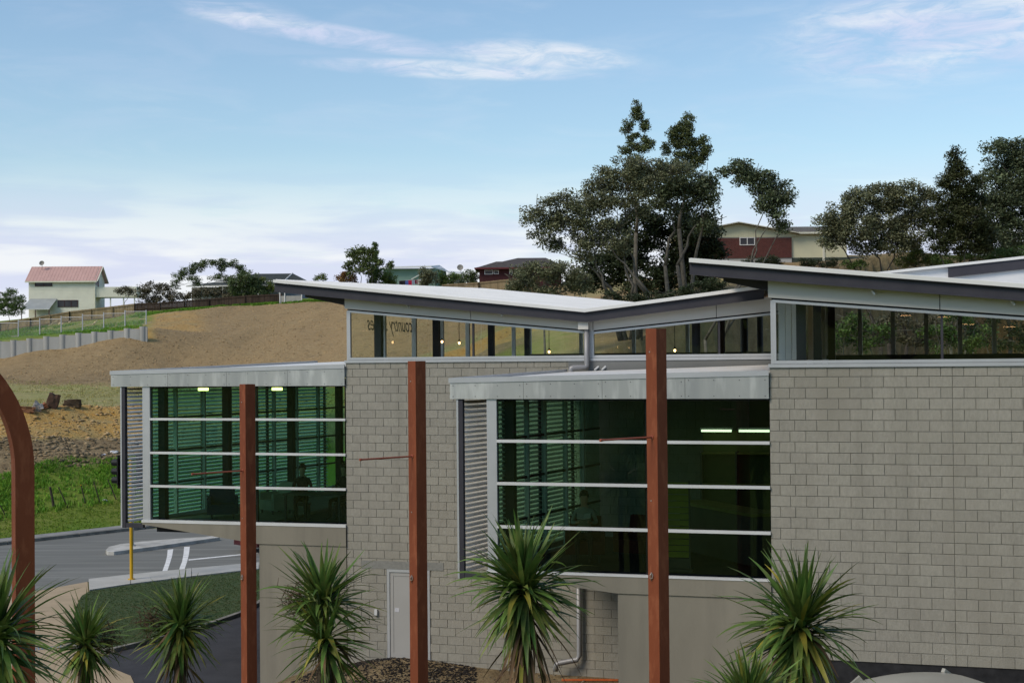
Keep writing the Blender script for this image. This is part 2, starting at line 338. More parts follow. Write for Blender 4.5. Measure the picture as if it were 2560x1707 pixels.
def ground_mat(m):
    t = m.node_tree; n = t.nodes; l = t.links; b = n['Principled BSDF']; b.inputs['Roughness'].default_value = .95; b.inputs['Specular IOR Level'].default_value = .15
    at_ = n.new('ShaderNodeAttribute'); at_.attribute_name = 'cover'; sp = n.new('ShaderNodeSeparateColor'); l.new(at_.outputs['Color'], sp.inputs[0])
    g = n.new('ShaderNodeNewGeometry')
    def ns(s, d=6, r=.65, st=(1,1,1)):
        mp = n.new('ShaderNodeMapping'); mp.inputs['Scale'].default_value = st; l.new(g.outputs['Position'], mp.inputs[0])
        q = n.new('ShaderNodeTexNoise'); q.inputs['Scale'].default_value = s; q.inputs['Detail'].default_value = d; q.inputs['Roughness'].default_value = r
        l.new(mp.outputs[0], q.inputs['Vector']); return q.outputs['Fac']
    def mr(v, a, b_, c=0, d=1):
        q = n.new('ShaderNodeMapRange'); l.new(v, q.inputs[0])
        for i, x in enumerate((a, b_, c, d)): q.inputs[i+1].default_value = x
        return q.outputs[0]
    def mix(f, a, b_):
        q = n.new('ShaderNodeMix'); q.data_type = 'RGBA'; l.new(f, q.inputs['Factor'])
        for nm, x in (('A', a), ('B', b_)):
            if isinstance(x, tuple): q.inputs[nm].default_value = (*x, 1)
            else: l.new(x, q.inputs[nm])
        return q.outputs['Result']
    fine, mid, big = ns(3.2, 8, .75), ns(.55, 6), ns(.09, 4)
    dry = mix(mr(mid, .42, .62), (.40, .34, .16), (.26, .29, .085)); dry = mix(mr(big, .4, .6), dry, (.30, .28, .115))
    gr = mix(mr(fine, .35, .65), (.10, .19, .018), (.17, .24, .035)); gr = mix(mr(big, .45, .65), gr, (.20, .22, .045))
    mu = mix(mr(ns(2.4, 9, .8), .36, .62), (.24, .165, .08), (.42, .31, .16)); mu = mix(mr(ns(.16, 5), .38, .64), mu, (.34, .24, .12)); mu = mix(mr(ns(.9, 5), .56, .70), mu, (.22, .16, .085))
    cl = mix(mr(fine, .35, .65), (.46, .24, .05), (.50, .36, .14)); cl = mix(mr(ns(.45, 5), .46, .62), cl, (.40, .30, .13))
    di = mix(mr(ns(1.3, 8, .75), .35, .62), (.15, .108, .058), (.33, .25, .14))
    c = dry
    sa = at_.outputs['Alpha']
    c = mix(sp.outputs[1], c, mu); c = mix(sa, c, di); c = mix(sp.outputs[2], c, cl); c = mix(sp.outputs[0], c, gr)
    l.new(c, b.inputs['Base Color'])
    bp = n.new('ShaderNodeBump'); bp.inputs['Strength'].default_value = .9; bp.inputs['Distance'].default_value = .22
    ad = n.new('ShaderNodeMath'); ad.operation = 'ADD'; l.new(ns(1.1, 9, .75), ad.inputs[0]); l.new(fine, ad.inputs[1]); l.new(ad.outputs[0], bp.inputs['Height']); l.new(bp.outputs[0], b.inputs['Normal'])
ground_mat(gm)
me = fastmesh('ground', V, F, gm)
ca = me.color_attributes.new('cover', 'FLOAT_COLOR', 'POINT'); ca.data.foreach_set('color', cover.reshape(-1))
me.polygons.foreach_set('use_smooth', np.ones(len(F), bool)); link('ground', me, kind='structure')
# a cheap lookup of the finished surface
def gh(x, y):
    i = np.clip(np.searchsorted(ys, y)-1, 0, ny-2); j = np.clip(np.searchsorted(xs, x)-1, 0, nx-2)
    ty = (y-ys[i])/(ys[i+1]-ys[i]); tx = (x-xs[j])/(xs[j+1]-xs[j])
    return (ZZ[i,j]*(1-tx)+ZZ[i,j+1]*tx)*(1-ty)+(ZZ[i+1,j]*(1-tx)+ZZ[i+1,j+1]*tx)*ty
# ------------------------------------------------------------------ road and paths
def poly_sheet(name, pts, z, m, t=.05, parent=None, **k):
    return MB().slab([(p[0], p[1]) for p in pts], z-t, z).build(name, m, parent, **k)
asph = mat('asphalt', (.185,.185,.165), (.125,.127,.115), 1.0, .9, .5, 40, contrast=(.3,.7), stretch=(.12,1.3,1), rot=R_(-45), c3=(.205,.205,.185), s3=.9)
asph2 = mat('dark_asphalt', (.05,.05,.055), (.036,.036,.04), 1.5, .92, .6, 60)
conc = mat('pale_concrete', (.44,.43,.39), (.36,.355,.32), 1.5, .85, .3, 25)
tan_ = mat('tan_concrete', (.40,.31,.20), (.34,.265,.17), 1.1, .85, .3, 30)
kerbm = mat('weathered_kerb', (.23,.22,.19), (.12,.115,.10), 2.5, .9, .4, 20)
paint = mat('road_paint', (.72,.72,.69), (.45,.45,.44), 3, .8, contrast=(.45,.75))
nearedge = [atz(*q) for q in ((640,1292),(595,1296),(440,1310),(300,1324),(203,1335),(140,1346),(82,1357))]
nearedge += [Vector((-22,43,0)), Vector((-36,27,0)), Vector((-62,-2,0))]
rp = [(p.x, p.y) for p in nearedge]+[kerb(-70)[:2]]+[kerb(s, .05)[:2] for s in (-40,-20,0,10,20)]+[(nearedge[0].x+5, nearedge[0].y+5)]
road = poly_sheet('road', rp, .0, asph, kind='structure')
kb = MB()
for i in range(-14, 6):                        # far kerb, laid in lengths
    s0, s1 = i*3.6, i*3.6+3.56
    a, b = K0+TD*s0, K0+TD*s1
    c, d = b+ND*.22, a+ND*.22
    o = MB().slab([tuple(a), tuple(b), tuple(c), tuple(d)], -.1, .14).build('kerb_stone' if i == -14 else 'kerb_stone', kerbm, None)
    if i == -14: kroot = o; o.name = 'far_kerb'; tag(o, kind='structure')
    else: o.parent = kroot
fs = MB().slab([kerb(-60,.24)[:2], kerb(21,.24)[:2], kerb(21,1.25)[:2], kerb(-60,1.25)[:2]], -.1, .145).build('far_footpath', mat('grey_concrete', (.27,.265,.245), (.19,.19,.18), 1.2, .9, .3, 25), kind='structure')
def seg_sheet(name, A_, B_, z0, z1, m, gap=.012):   # strip of slabs between two polylines
    root = None
    for k in range(len(A_)-1):
        a, b, c, d = [Vector(q) for q in (A_[k], A_[k+1], B_[k+1], B_[k])]
        e = (b-a).normalized()*gap; e2 = (c-d).normalized()*gap
        o = MB().slab([(a+e)[:2], (b-e)[:2], (c-e2)[:2], (d+e2)[:2]], z0, z1).build('slab', m, root)
        if root is None: root = o; o.name = name; tag(o, kind='structure')
    return root
A_ = [atz(*q) for q in ((203,1335.5),(300,1324.5),(440,1310.5),(595,1296.5),(660,1290.5))]; B_ = [atz(*q) for q in ((205,1361),(300,1346.5),(440,1329),(595,1311.5),(660,1304.5))]
seg_sheet('footpath', A_, B_, -.1, .11, conc)
pp = [(82,1358),(140,1347),(201,1336),(203,1361),(185,1372),(176,1390),(168,1430),(160,1475),(210,1515),(300,1552),(340,1640),(0,1640),(-60,1640),(-60,1400),(0,1376)]
tp = poly_sheet('driveway_crossing', [atz(*q) for q in pp], .012, tan_, kind='structure')
am = [atz(*q) for q in ((210,1514),(252,1502),(350,1478),(450,1452),(550,1417),(597,1388),(700,1352),(760,1500),(760,1640),(342,1640),(302,1552))]
poly_sheet('asphalt_drive', am, .006, asph2, kind='structure')
lp = [(206,1361.5),(300,1347),(440,1329.5),(595,1312),(690,1302),(700,1345),(597,1382),(550,1410),(450,1445),(350,1471),(252,1496),(190,1490),(172,1470),(172,1430),(178,1392),(188,1372)]
lpts = [atz(*q) for q in lp]
lawnm = mat('lawn', (.026,.055,.014), (.04,.07,.02), 5, .95, 1.0, 60, c3=(.12,.11,.045), s3=22)
poly_sheet('lawn', lpts, .075, lawnm, .12, kind='structure')
ed = MB()
ep = [atz(*q) for q in ((160,1478),(190,1491.5),(252,1497.5),(350,1472.5),(450,1446.5),(550,1411.5),(597,1383.5),(705,1345))]
eroot = None
for k in range(len(ep)-1):
    a, b = ep[k], ep[k+1]; d = (b-a).normalized(); nrm = Vector((d.y, -d.x, 0))*.16
    o = MB().slab([(a+d*.01)[:2], (a+nrm+d*.01)[:2], (b+nrm-d*.01)[:2], (b-d*.01)[:2]], -.05, .12).build('kerb_stone', kerbm, eroot)
    if eroot is None: eroot = o; o.name = 'lawn_edging'; tag(o, kind='structure')
ip = [(243,1271),(250,1263),(275,1257),(330,1250),(400,1244.5),(490,1238),(505,1241),(420,1253),(340,1264.5),(262,1274.5),(248,1274.5)]
isl = poly_sheet('traffic_island', [atz(*q) for q in ip], .15, mat('island_concrete', (.50,.49,.45), (.33,.32,.28), 2, .85, .3, 25), .2, kind='structure')
for nm, q in (('arrow_bar', ((385,1262),(398,1260.5),(395,1278),(390,1294),(384.5,1310),(373,1311),(380,1292),(384,1276))),
              ('arrow_bar', ((423,1255.5),(436,1255),(434,1272),(430,1289),(424,1306),(411,1307.5),(418,1290),(421.5,1272))),
              ('lane_line', ((433,1284),(600,1267.5),(600,1269.3),(433,1286.5))), ('lane_line', ((168,1230),(215,1225.5),(216,1227),(169,1232)))):
    poly_sheet('road_marking', [atz(*p) for p in q], .004, paint, .003, road)
# channel drain across the crossing: a frame and its bars
dr = thing('channel_drain', 'galvanised grated drain strip crossing the tan concrete driveway', 'drain', atz(120,1487)+Vector((0,0,.014)))
da, db = atz(40,1495)-dr.location, atz(192,1481)-dr.location; dd = (db-da); dd.z = 0; da.z = db.z = .0; L_ = dd.length; dd.normalize(); nn_ = Vector((-dd.y, dd.x, 0))
gal = mat('galvanised', (.42,.44,.46), (.33,.35,.37), 3, .45, metal=.85)
MB().bar(da+nn_*.14, db+nn_*.14, .03, .02).bar(da-nn_*.14, db-nn_*.14, .03, .02).build('frame', gal, dr)
bme = MB().bar(-nn_*.125, nn_*.125, .03, .014).mesh('bar'); bme.materials.append(gal)
for k in range(int(L_/.085)): link('bar', bme, dr, da+dd*(.06+k*.085))
# ------------------------------------------------------------------ rough growth on the verge, bank and hill top (uncountable: stuff)
def tufts(name, pts, hgt, wid, m, blades=5, lean=.5, **k):
    P = np.repeat(np.asarray(pts), blades, 0); n = len(P); a = rng.uniform(0, 6.283, n); hh = hgt*rng.uniform(.5, 1.25, n)
    P = P+np.stack([rng.normal(0, wid*2, n), rng.normal(0, wid*2, n), np.zeros(n)], 1)
    ln = rng.uniform(.1, lean, n)*hh; dx, dy = np.cos(a), np.sin(a); wv = np.stack([-dy, dx, np.zeros(n)], 1)*(wid*rng.uniform(.6,1.3,n))[:,None]
    tip = P+np.stack([dx*ln, dy*ln, hh], 1); midp = P+np.stack([dx*ln*.35, dy*ln*.35, hh*.6], 1)
    Vv = np.stack([P-wv*.6, P+wv*.6, midp+wv*.5, tip+wv*.08, tip-wv*.08, midp-wv*.5], 1).reshape(-1, 3)
    q = np.arange(n)[:,None]*6; Fq = np.concatenate([q+np.array([[0,1,2,5]]), q+np.array([[5,2,3,4]])])
    return link(name, fastmesh(name, Vv, Fq, m), **k)
def scatter(n, x0, x1, y0, y1, fn):
    x = rng.uniform(x0, x1, n*4); y = rng.uniform(y0, y1, n*4); keep = rng.uniform(0, 1, n*4) < fn(x, y); x, y = x[keep][:n], y[keep][:n]
    return np.stack([x, y, gh(x, y)], 1)
gA = mat('weed_green', (.17,.33,.03), (.10,.22,.02), .5, .75, rnd=.35, hue=.02, trans=.3)
gB = mat('verge_grass', (.12,.22,.02), (.19,.25,.03), .4, .8, rnd=.25, hue=.015, trans=.25)
gC = mat('dry_stalks', (.38,.33,.13), (.27,.26,.08), .5, .8, rnd=.3, trans=.2)
tufts('bank_weeds', scatter(9000, -40, -12, 60, 96, lambda x, y: ((nval(x,y)>6.3)&(nval(x,y)<11.8))*(.35+.65*(fbm(x,y,.5,21)>-.1))), .20, .04, gA, 6, 1.3, label='lush green weeds covering the bank above the mown verge', cat='weeds', kind='stuff')
tufts('verge_turf', scatter(9000, -40, -12, 55, 90, lambda x, y: ((nval(x,y)>1.3)&(nval(x,y)<5.6))*1.0), .07, .03, gB, 4, .9, label='short mown grass on the verge beside the far kerb', cat='grass', kind='stuff')
tufts('rank_grass', np.concatenate([scatter(2200, -34, 0, 175.5, 178.5, lambda x, y: (fbm(x,y,.35,5)>.15)*1.0), scatter(1100, -46, -34, 171, 178, lambda x, y: (y > 171+(x+46)*.45)*(fbm(x,y,.35,5)>-.1)*1.0), scatter(2600, -66, -35, 143, 183, lambda x, y: (x < wallx(y)-1)*(fbm(x,y,.3,6)>0)*1.0), scatter(900, -40, -12, 66, 78, lambda x,y: (np.abs(nval(x,y)-5.4)<.6)*1.0)]), .24, .05, gA, 5, .9, label='rank green grass along the fence at the hill top', cat='grass', kind='stuff')
tufts('dry_grass', scatter(3500, -48, -8, 84, 121, lambda x, y: (nval(x,y)>22)*(fbm(x,y,.3,8)>-.1)), .10, .03, gC, 4, 1.2, label='sparse dry grass on the flat below the mulched slope', cat='grass', kind='stuff')
tufts('lawn_blades', scatter(5000, -17, -6, 40, 58, lambda x, y: 1.0*np.array([ (lambda c: c)(sum(((lpts[i].y>b)!=(lpts[i-1].y>b)) and (a < (lpts[i-1].x-lpts[i].x)*(b-lpts[i].y)/(lpts[i-1].y-lpts[i].y)+lpts[i].x) for i in range(len(lpts)))%2) for a, b in zip(x, y)])) + np.array([0,0,.09]), .05, .012, mat('lawn_blade', (.03,.07,.015), (.075,.09,.03), 2, .8, rnd=.3, trans=.2), 4, .9, label='dark cut grass blades of the lawn wedge by the footpath', cat='grass', kind='stuff')
# clods and bark on the dirt face and slope
def clods(name, P, size, m, **k):
    n = len(P); V0 = np.array([[1,0,0],[-1,0,0],[0,1,0],[0,-1,0],[0,0,.7],[0,0,-.7]], float); F0 = np.array([[4,0,2],[4,2,1],[4,1,3],[4,3,0],[5,2,0],[5,1,2],[5,3,1],[5,0,3]])
    s = size*np.clip(rng.lognormal(0, .5, n), .3, 2.2); Vv = V0[None]*rng.uniform(.6,1.3,(n,6,1))*s[:,None,None]*np.stack([rng.uniform(.7,1.6,n),rng.uniform(.7,1.3,n),rng.uniform(.5,1,n)],1)[:,None,:]
    a = rng.uniform(0, 6.28, n); c, s_ = np.cos(a)[:,None], np.sin(a)[:,None]; Vr = Vv.copy(); Vr[...,0] = Vv[...,0]*c-Vv[...,1]*s_; Vr[...,1] = Vv[...,0]*s_+Vv[...,1]*c
    Vr += P[:,None,:]; Fq = (F0[None]+6*np.arange(n)[:,None,None]).reshape(-1, 3); return link(name, fastmesh(name, Vr.reshape(-1,3), Fq, m), **k)
clods('soil_clods', scatter(5000, -40, -12, 68, 92, lambda x, y: ((nval(x,y)>11)&(nval(x,y)<16))*(.3+.7*(fbm(x,y,.6,31)>0))), .10, mat('soil_clod', (.27,.205,.12), (.13,.098,.058), 1.5, .95, rnd=.4), label='crumbled dark soil clods on the cut bank face', cat='soil', kind='stuff')
clods('clay_lumps', scatter(4200, -44, -12, 72, 104, lambda x, y: ((nval(x,y)>15.6)&(nval(x,y)<23))*1.0), .085, mat('clay_lump', (.40,.24,.08), (.33,.25,.14), 1.2, .95, rnd=.35), label='loose orange clay lumps heaped above the soil bank', cat='clay', kind='stuff')
clods('bark_mulch', scatter(16000, -44, 6, 117, 176, lambda x, y: (x > wallx(y)+.4)*1.0), .06, mat('bark', (.40,.29,.15), (.26,.18,.09), .6, .95, rnd=.3), label='brown bark mulch spread over the long hill slope', cat='mulch', kind='stuff')
# ================================================================== the library building (local axes: x along the facade, y into the building)
O2 = Vector((5.61228, 26.26537, 0)); OFF = {2: (0.0, 0.0), 1: (-11.48417, 5.54457)}
lib = thing('library_building', 'grey block library with butterfly roofs, clerestory windows and green glass bays', 'building', O2, -TH)
def UW(wq, u, v, z):                       # place in the building's axes -> world
    q = Vector((u+OFF[wq][0], v+OFF[wq][1], 0)); q.rotate(Euler((0, 0, -TH))); return q+O2+Vector((0, 0, z+H))
blockm = mat('split_block', (.325,.31,.265), (.27,.257,.22), 22, .95, .6, 90, rnd=.055, hue=.003, streak=(.19,.18,.15), sk=.28, contrast=(.3,.7), c3=(.265,.25,.21), s3=.55, stretch=(1,1,.4))
mortm = mat('mortar', (.245,.232,.195), (.19,.18,.15), 6, .95)
conm = mat('cast_concrete', (.245,.227,.182), (.195,.181,.145), .9, .85, .15, 30, contrast=(.3,.7), stretch=(1,1,.35), streak=(.15,.14,.115), sk=.5)
alum = mat('silver_aluminium', (.50,.51,.52), (.45,.46,.47), 1.5, .38, metal=.35)
whal = mat('white_aluminium', (.62,.63,.63), (.56,.57,.57), 1.5, .4, metal=.1)
steel = mat('charcoal_steel', (.046,.045,.055), (.036,.035,.044), 2, .55)
panelm = mat('grey_cladding', (.56,.54,.50), (.51,.495,.46), .6, .5, contrast=(.3,.7))
galv = mat('galvanised_panel', (.47,.475,.45), (.36,.37,.36), 1.6, .42, metal=.45, contrast=(.25,.75), stretch=(1.6,1.6,.35), c3=(.56,.565,.54), s3=2.2, rnd=.05, streak=(.30,.31,.31), sk=.6)
roofm = mat('white_roof_sheet', (.72,.72,.70), (.62,.62,.60), .8, .45, contrast=(.3,.7))
ceilm = mat('ribbed_ceiling', (.42,.41,.37), (.37,.36,.33), 1, .7)
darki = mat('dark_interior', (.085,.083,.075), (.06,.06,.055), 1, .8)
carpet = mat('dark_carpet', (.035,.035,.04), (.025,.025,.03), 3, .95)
clear = glass('clear_glass', (.94,.97,.94)); green = glass('green_glass', (.45,.74,.61), 1.0)
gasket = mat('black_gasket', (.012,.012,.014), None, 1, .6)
slatm = mat('louvre_blade', (.78,.76,.70), (.70,.685,.63), 1, .45, metal=.2)
def pane(pts, m=None, parent=None, t=.012): # flat glass sheet through 4 local points (already offset), real thickness along x or y
    return MB().quad(*pts).build('pane', m or clear, parent)
def block_wall(wq, u0, u1, rows, z0, odd_first, even_first, zc_top, ind_u, ind_rows, holes=(), ctrl=None, u_top=None):
    ou, ov = OFF[wq]; zt = zc_top+H
    wl = MB()
    if holes:
        h = holes[0]
        wl.box(ou+u0+.004, ou+h[0], ov+.012, ov+.19, z0-rows*.2+H, zt); wl.box(ou+h[1], ou+u1-.004, ov+.012, ov+.19, z0-rows*.2+H, zt)
        wl.box(ou+h[0], ou+h[1], ov+.012, ov+.19, h[3]+H, zt)
    else: wl.box(ou+u0+.004, ou+u1-.004, ov+.012, ov+.19, z0-rows*.2+H, zt)
    root = wl.build('block_wall', mortm, lib)
    rest = MB(); cache = {}
    for r in range(rows):
        zb = z0-.2*(r+1); ztp = min(z0-.2*r, zc_top+.195*0+.0 if r == 0 else 9)
        us = list(odd_first if r % 2 else even_first); step = us[-1]
        while step < u1-.01: step += .4; us.append(min(step, u1))
        if ctrl and not r % 2: us = sorted(set(us+[ctrl]))
        for a, b in zip(us[:-1], us[1:]):
            if b-a < .05: continue
            if any(a < h[1]-.02 and b > h[0]+.02 and zb < h[3]-.02 and zb+.2 > h[2] for h in holes):
                parts = [(a, min(b, holes[0][0])), (max(a, holes[0][1]), b)]
            else: parts = [(a, b)]
            for a_, b_ in parts:
                if b_-a_ < .05: continue
                wd = round(b_-a_-.010, 3); hh = round((ztp-zb)-.010, 3); j = rng.uniform(-.0025, .0025)
                if b_ <= ind_u(r) and r < ind_rows:
                    if (wd, hh) not in cache:
                        q = MB(); c = .004
                        q.box(0, wd, c, .03, 0, hh)
                        q.v += [(c, 0, c), (wd-c, 0, c), (wd-c, 0, hh-c), (c, 0, hh-c)]; i = 8
                        q.f = [f for f in q.f if f != (0,1,5,4)]+[(i,i+1,i+2,i+3),(0,1,i+1,i),(1,5,i+2,i+1),(5,4,i+3,i+2),(4,0,i,i+3)]
                        m_ = q.mesh('block'); m_.materials.append(blockm); cache[(wd, hh)] = m_
                    link('block', cache[(wd, hh)], root, (ou+a_+.005, ov+j, zb+.005+H))
                else: rest.box(ou+a_+.005, ou+b_-.005, ov+j, ov+.03, zb+.005+H, zb+.005+hh+H)
    if rest.v: rest.build('blocks', blockm, root, kind='stuff')
    return root
block_wall(2, -.86, 11.0, 27, -.1584, (-.86,-.68,-.4,0.0), (-.86,-.49,-.2,.2), -.18, lambda r: 3.95, 24, ctrl=2.4)
door_hole = (.86, 1.96, -7.3, -5.02)
block_wall(1, -.18, 9.6, 40, .0217, (-.18,0.0), (-.18,.2), .0, lambda r: 5.5 if r < 2 else 2.55, 37, holes=(door_hole,))
MB().box(-.858, 11, .02, .2, 1.0, -5.56+H).build('plinth', mat('tarred_plinth', (.012,.012,.014), (.03,.03,.033), 4, .6), lib)
# side and rear walls of each wing, floors, ceilings
def unit(wq, uL, uR, tipu, ztip, valu, slope, rend, sill, gl0, gl1, gr0, gr1, dep, seams, mulls, cols, smulls):
    ou, ov = OFF[wq]; zval = ztip-slope*(valu-tipu); grow = .0335; fo = -.28
    def zr(u, v): return (ztip-slope*(u-tipu) if u <= valu else zval+slope*(u-valu))+grow*(v-fo)
    def gtop(u): return gl0[1]+(u-gl0[0])*(gl1[1]-gl0[1])/(gl1[0]-gl0[0]) if u <= valu else gr0[1]+(u-gr0[0])*(gr1[1]-gr0[1])/(gr1[0]-gr0[0])
    # coping and sill
    MB().box(ou+uL-.015, ou+uR, ov-.03, ov+.2, sill-.13+H, sill-.065+H).build('coping', alum, lib)
    fr = MB().box(ou+uL+.075, ou+uR, ov-.005, ov+.08, sill-.058+H, sill+H).build('clerestory_frame', alum, lib)
    MB().box(ou+uL+.075, ou+uL+.135, ov-.004, ov+.08, sill+.002+H, gtop(uL)-.002+H).build('stile', alum, fr)
    MB().box(ou+uL+.035, ou+uL+.073, ov+.01, ov+.1, sill-.06+H, gtop(uL)+.03+H).build('corner_post', alum, fr)
    for a, b in ((uL+.075, valu-.02), (valu+.14, uR)):
        t = MB(); za, zb = gtop(a if a < valu else valu+.15), gtop(b)
        t.hexa([(ou+a,ov-.004,za+H),(ou+b,ov-.004,zb+H),(ou+b,ov+.08,zb+H),(ou+a,ov+.08,za+H),(ou+a,ov-.004,za+.05+H),(ou+b,ov-.004,zb+.05+H),(ou+b,ov+.08,zb+.05+H),(ou+a,ov+.08,za+.05+H)]); t.build('head_rail', alum, fr)
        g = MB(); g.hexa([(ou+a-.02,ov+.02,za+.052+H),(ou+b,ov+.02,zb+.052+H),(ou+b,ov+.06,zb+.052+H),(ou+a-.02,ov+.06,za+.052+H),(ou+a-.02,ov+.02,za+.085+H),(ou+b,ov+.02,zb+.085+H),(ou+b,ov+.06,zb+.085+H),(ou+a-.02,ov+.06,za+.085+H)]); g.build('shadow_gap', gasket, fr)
    MB().box(ou+valu-.02, ou+valu+.14, ov+.005, ov+.1, sill+H, gtop(valu)+.1+H).build('valley_post', alum, fr)
    ms = sorted(mulls)
    edges = [uL+.135]+[m for m in ms]+[uR]
    for m in ms: MB().box(ou+m-.022, ou+m+.022, ov+.03, ov+.09, sill+H, gtop(m)+H).build('mullion', steel, fr)
    for a, b in zip(edges[:-1], edges[1:]):
        cuts = [a, b] if not (a < valu < b) else [a, valu-.02, valu+.14, b]
        for a2, b2 in zip(cuts[::2], cuts[1::2]):
            a3, b3 = a2+.001, b2-.001
            pane([(ou+a3,ov+.05,sill+H),(ou+b3,ov+.05,sill+H),(ou+b3,ov+.05,gtop(b3)+H),(ou+a3,ov+.05,gtop(a3 if a3<valu-.01 or a3>valu+.1 else valu+.15)+H)], clear, fr)
    # cladding panels above the glass
    ce = [uL-.01]+sorted(seams+[valu+.13])+[uR]
    for a, b in zip(ce[:-1], ce[1:]):
        a2, b2 = a+.008, b-.008
        q = [a2, b2] if not (a2 < valu < b2) else [a2, valu, b2]
        pts = [(u, gtop(u if abs(u-valu)>.02 else valu)+.085+H) for u in q]+[(u, zr(u, 0)-.25+H) for u in reversed(q)]
        MB().prism([(ou+u, z) for u, z in pts], ov-.02, ov+.04).build('cladding_panel', panelm, lib)
    MB().prism([(ou+uL, gtop(uL)+.09+H), (ou+valu, gtop(valu)+.09+H), (ou+uR, gtop(uR)+.09+H), (ou+uR, zr(uR,0)-.26+H), (ou+valu, zr(valu,0)-.26+H), (ou+uL, zr(uL,0)-.26+H)], ov+.045, ov+.1).build('panel_backing', gasket, lib)
    # roof: ribbed sheet, flashing, steel channel fascia, ceiling
    rb = MB(); pitch = .2; vv = []; v = fo
    while v < dep: vv += [(v, 0), (v+.11, 0), (v+.13, .03), (v+.18, .03)]; v += pitch
    us = [tipu, valu, rend]
    for (va, ha), (vb, hb) in zip(vv[:-1], vv[1:]):
        for a, b in zip(us[:-1], us[1:]):
            rb.quad((ou+a,ov+va,zr(a,va)+ha+H),(ou+b,ov+va,zr(b,va)+ha+H),(ou+b,ov+vb,zr(b,vb)+hb+H),(ou+a,ov+vb,zr(a,vb)+hb+H))
    rf = rb.build('roof', roofm, lib)
    cl = MB()
    for a, b in ((tipu+.05, valu), (valu, rend)):
        f = [(ou+a,ov+fo+.06),(ou+b,ov+fo+.06),(ou+b,ov+dep),(ou+a,ov+dep)]; zz = [zr(a,fo),zr(b,fo),zr(b,dep),zr(a,dep)]
        cl.slab(f, [z-.16+H for z in zz], [z-.012+H for z in zz])
    cl.build('ceiling', ceilm, rf)
    for a, b in ((tipu, valu), (valu, rend)):
        def strip(z0, z1, y0, y1):
            za, zb = zr(a, fo), zr(b, fo)
            return [(ou+a,y0,za+z0+H),(ou+b,y0,zb+z0+H),(ou+b,y1,zb+z0+H),(ou+a,y1,za+z0+H),(ou+a,y0,za+z1+H),(ou+b,y0,zb+z1+H),(ou+b,y1,zb+z1+H),(ou+a,y1,za+z1+H)]
        MB().hexa(strip(-.055, .02, ov+fo-.03, ov+fo+.05)).build('roof_flashing', roofm, rf)
        f = MB().hexa(strip(-.27, -.058, ov+fo+.045, ov+fo+.058)).build('fascia_channel', steel, rf)
        MB().hexa(strip(-.285, -.272, ov+fo-.02, ov+fo+.056)).hexa(strip(-.07, -.058, ov+fo-.02, ov+fo+.043)).build('flange', steel, f)
    # end channel along the overhanging edge
    za, zb = zr(tipu, fo), zr(tipu, dep)
    MB().hexa([(ou+tipu,ov+fo+.06,za-.27+H),(ou+tipu+.02,ov+fo+.06,za-.27+H),(ou+tipu+.02,ov+dep,zb-.27+H),(ou+tipu,ov+dep,zb-.27+H),(ou+tipu,ov+fo+.06,za-.03+H),(ou+tipu+.02,ov+fo+.06,za-.03+H),(ou+tipu+.02,ov+dep,zb-.03+H),(ou+tipu,ov+dep,zb-.03+H)]).build('edge_channel', steel, rf)
    for k in range(4):                       # outrigger beams under the overhang
        v = .35+k*(dep-1)/3
        MB().hexa([(ou+tipu+.55,ov+v,zr(tipu+.55,v)-.36+H),(ou+uL+.2,ov+v,zr(uL+.2,v)-.50+H),(ou+uL+.2,ov+v+.16,zr(uL+.2,v)-.50+H),(ou+tipu+.55,ov+v+.16,zr(tipu+.55,v)-.36+H),
                  (ou+tipu+.55,ov+v,zr(tipu+.55,v)-.17+H),(ou+uL+.2,ov+v,zr(uL+.2,v)-.17+H),(ou+uL+.2,ov+v+.16,zr(uL+.2,v)-.17+H),(ou+tipu+.55,ov+v+.16,zr(tipu+.55,v)-.17+H)]).build('outrigger_beam', steel, rf)
    # left flank above the bay: glazed band with pale mullions, steel columns inside
    sg = MB().box(ou+uL+.03, ou+uL+.12, ov+.1, ov+dep-.6, sill-.45+H, sill+H).build('side_glazing', alum, lib)
    e2 = [.1]+smulls+[dep-.6]
    for m in smulls: MB().box(ou+uL+.02, ou+uL+.14, ov+m-.05, ov+m+.05, sill+H, zr(uL,m)-.2+H).build('mullion', whal, sg)
    for a, b in zip(e2[:-1], e2[1:]): pane([(ou+uL+.07,ov+a,sill+H),(ou+uL+.07,ov+b,sill+H),(ou+uL+.07,ov+b,zr(uL,b)-.2+H),(ou+uL+.07,ov+a,zr(uL,a)-.2+H)], clear, sg)
    for m in cols:
        MB().box(ou+uL+.45, ou+uL+.63, ov+m-.09, ov+m+.09, -4.1+H, zr(uL+.5,m)-.17+H).build('steel_column', steel, lib)
        MB().cyl((ou+valu+2.4, ov+m, -4.1+H), (ou+valu+2.4, ov+m, zr(valu+2.4,m)-.17+H), .1).build('steel_column', steel, lib)
    # rear: low wall with glazed band over it
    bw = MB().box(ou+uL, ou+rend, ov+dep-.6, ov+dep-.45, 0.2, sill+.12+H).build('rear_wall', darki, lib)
    k = uL
    while k < rend:
        MB().box(ou+k, ou+k+.12, ov+dep-.62, ov+dep-.48, sill+.12+H, zr(min(k+.04,rend),dep)-.17+H).build('mullion', whal, bw)
        b = min(k+(1.9 if wq == 1 else .95), rend); pane([(ou+k+.12,ov+dep-.53,sill+.12+H),(ou+b,ov+dep-.53,sill+.12+H),(ou+b,ov+dep-.53,zr(b,dep)-.17+H),(ou+k+.12,ov+dep-.53,zr(k+.12,dep)-.17+H)], clear, bw); k += 1.9 if wq == 1 else .95
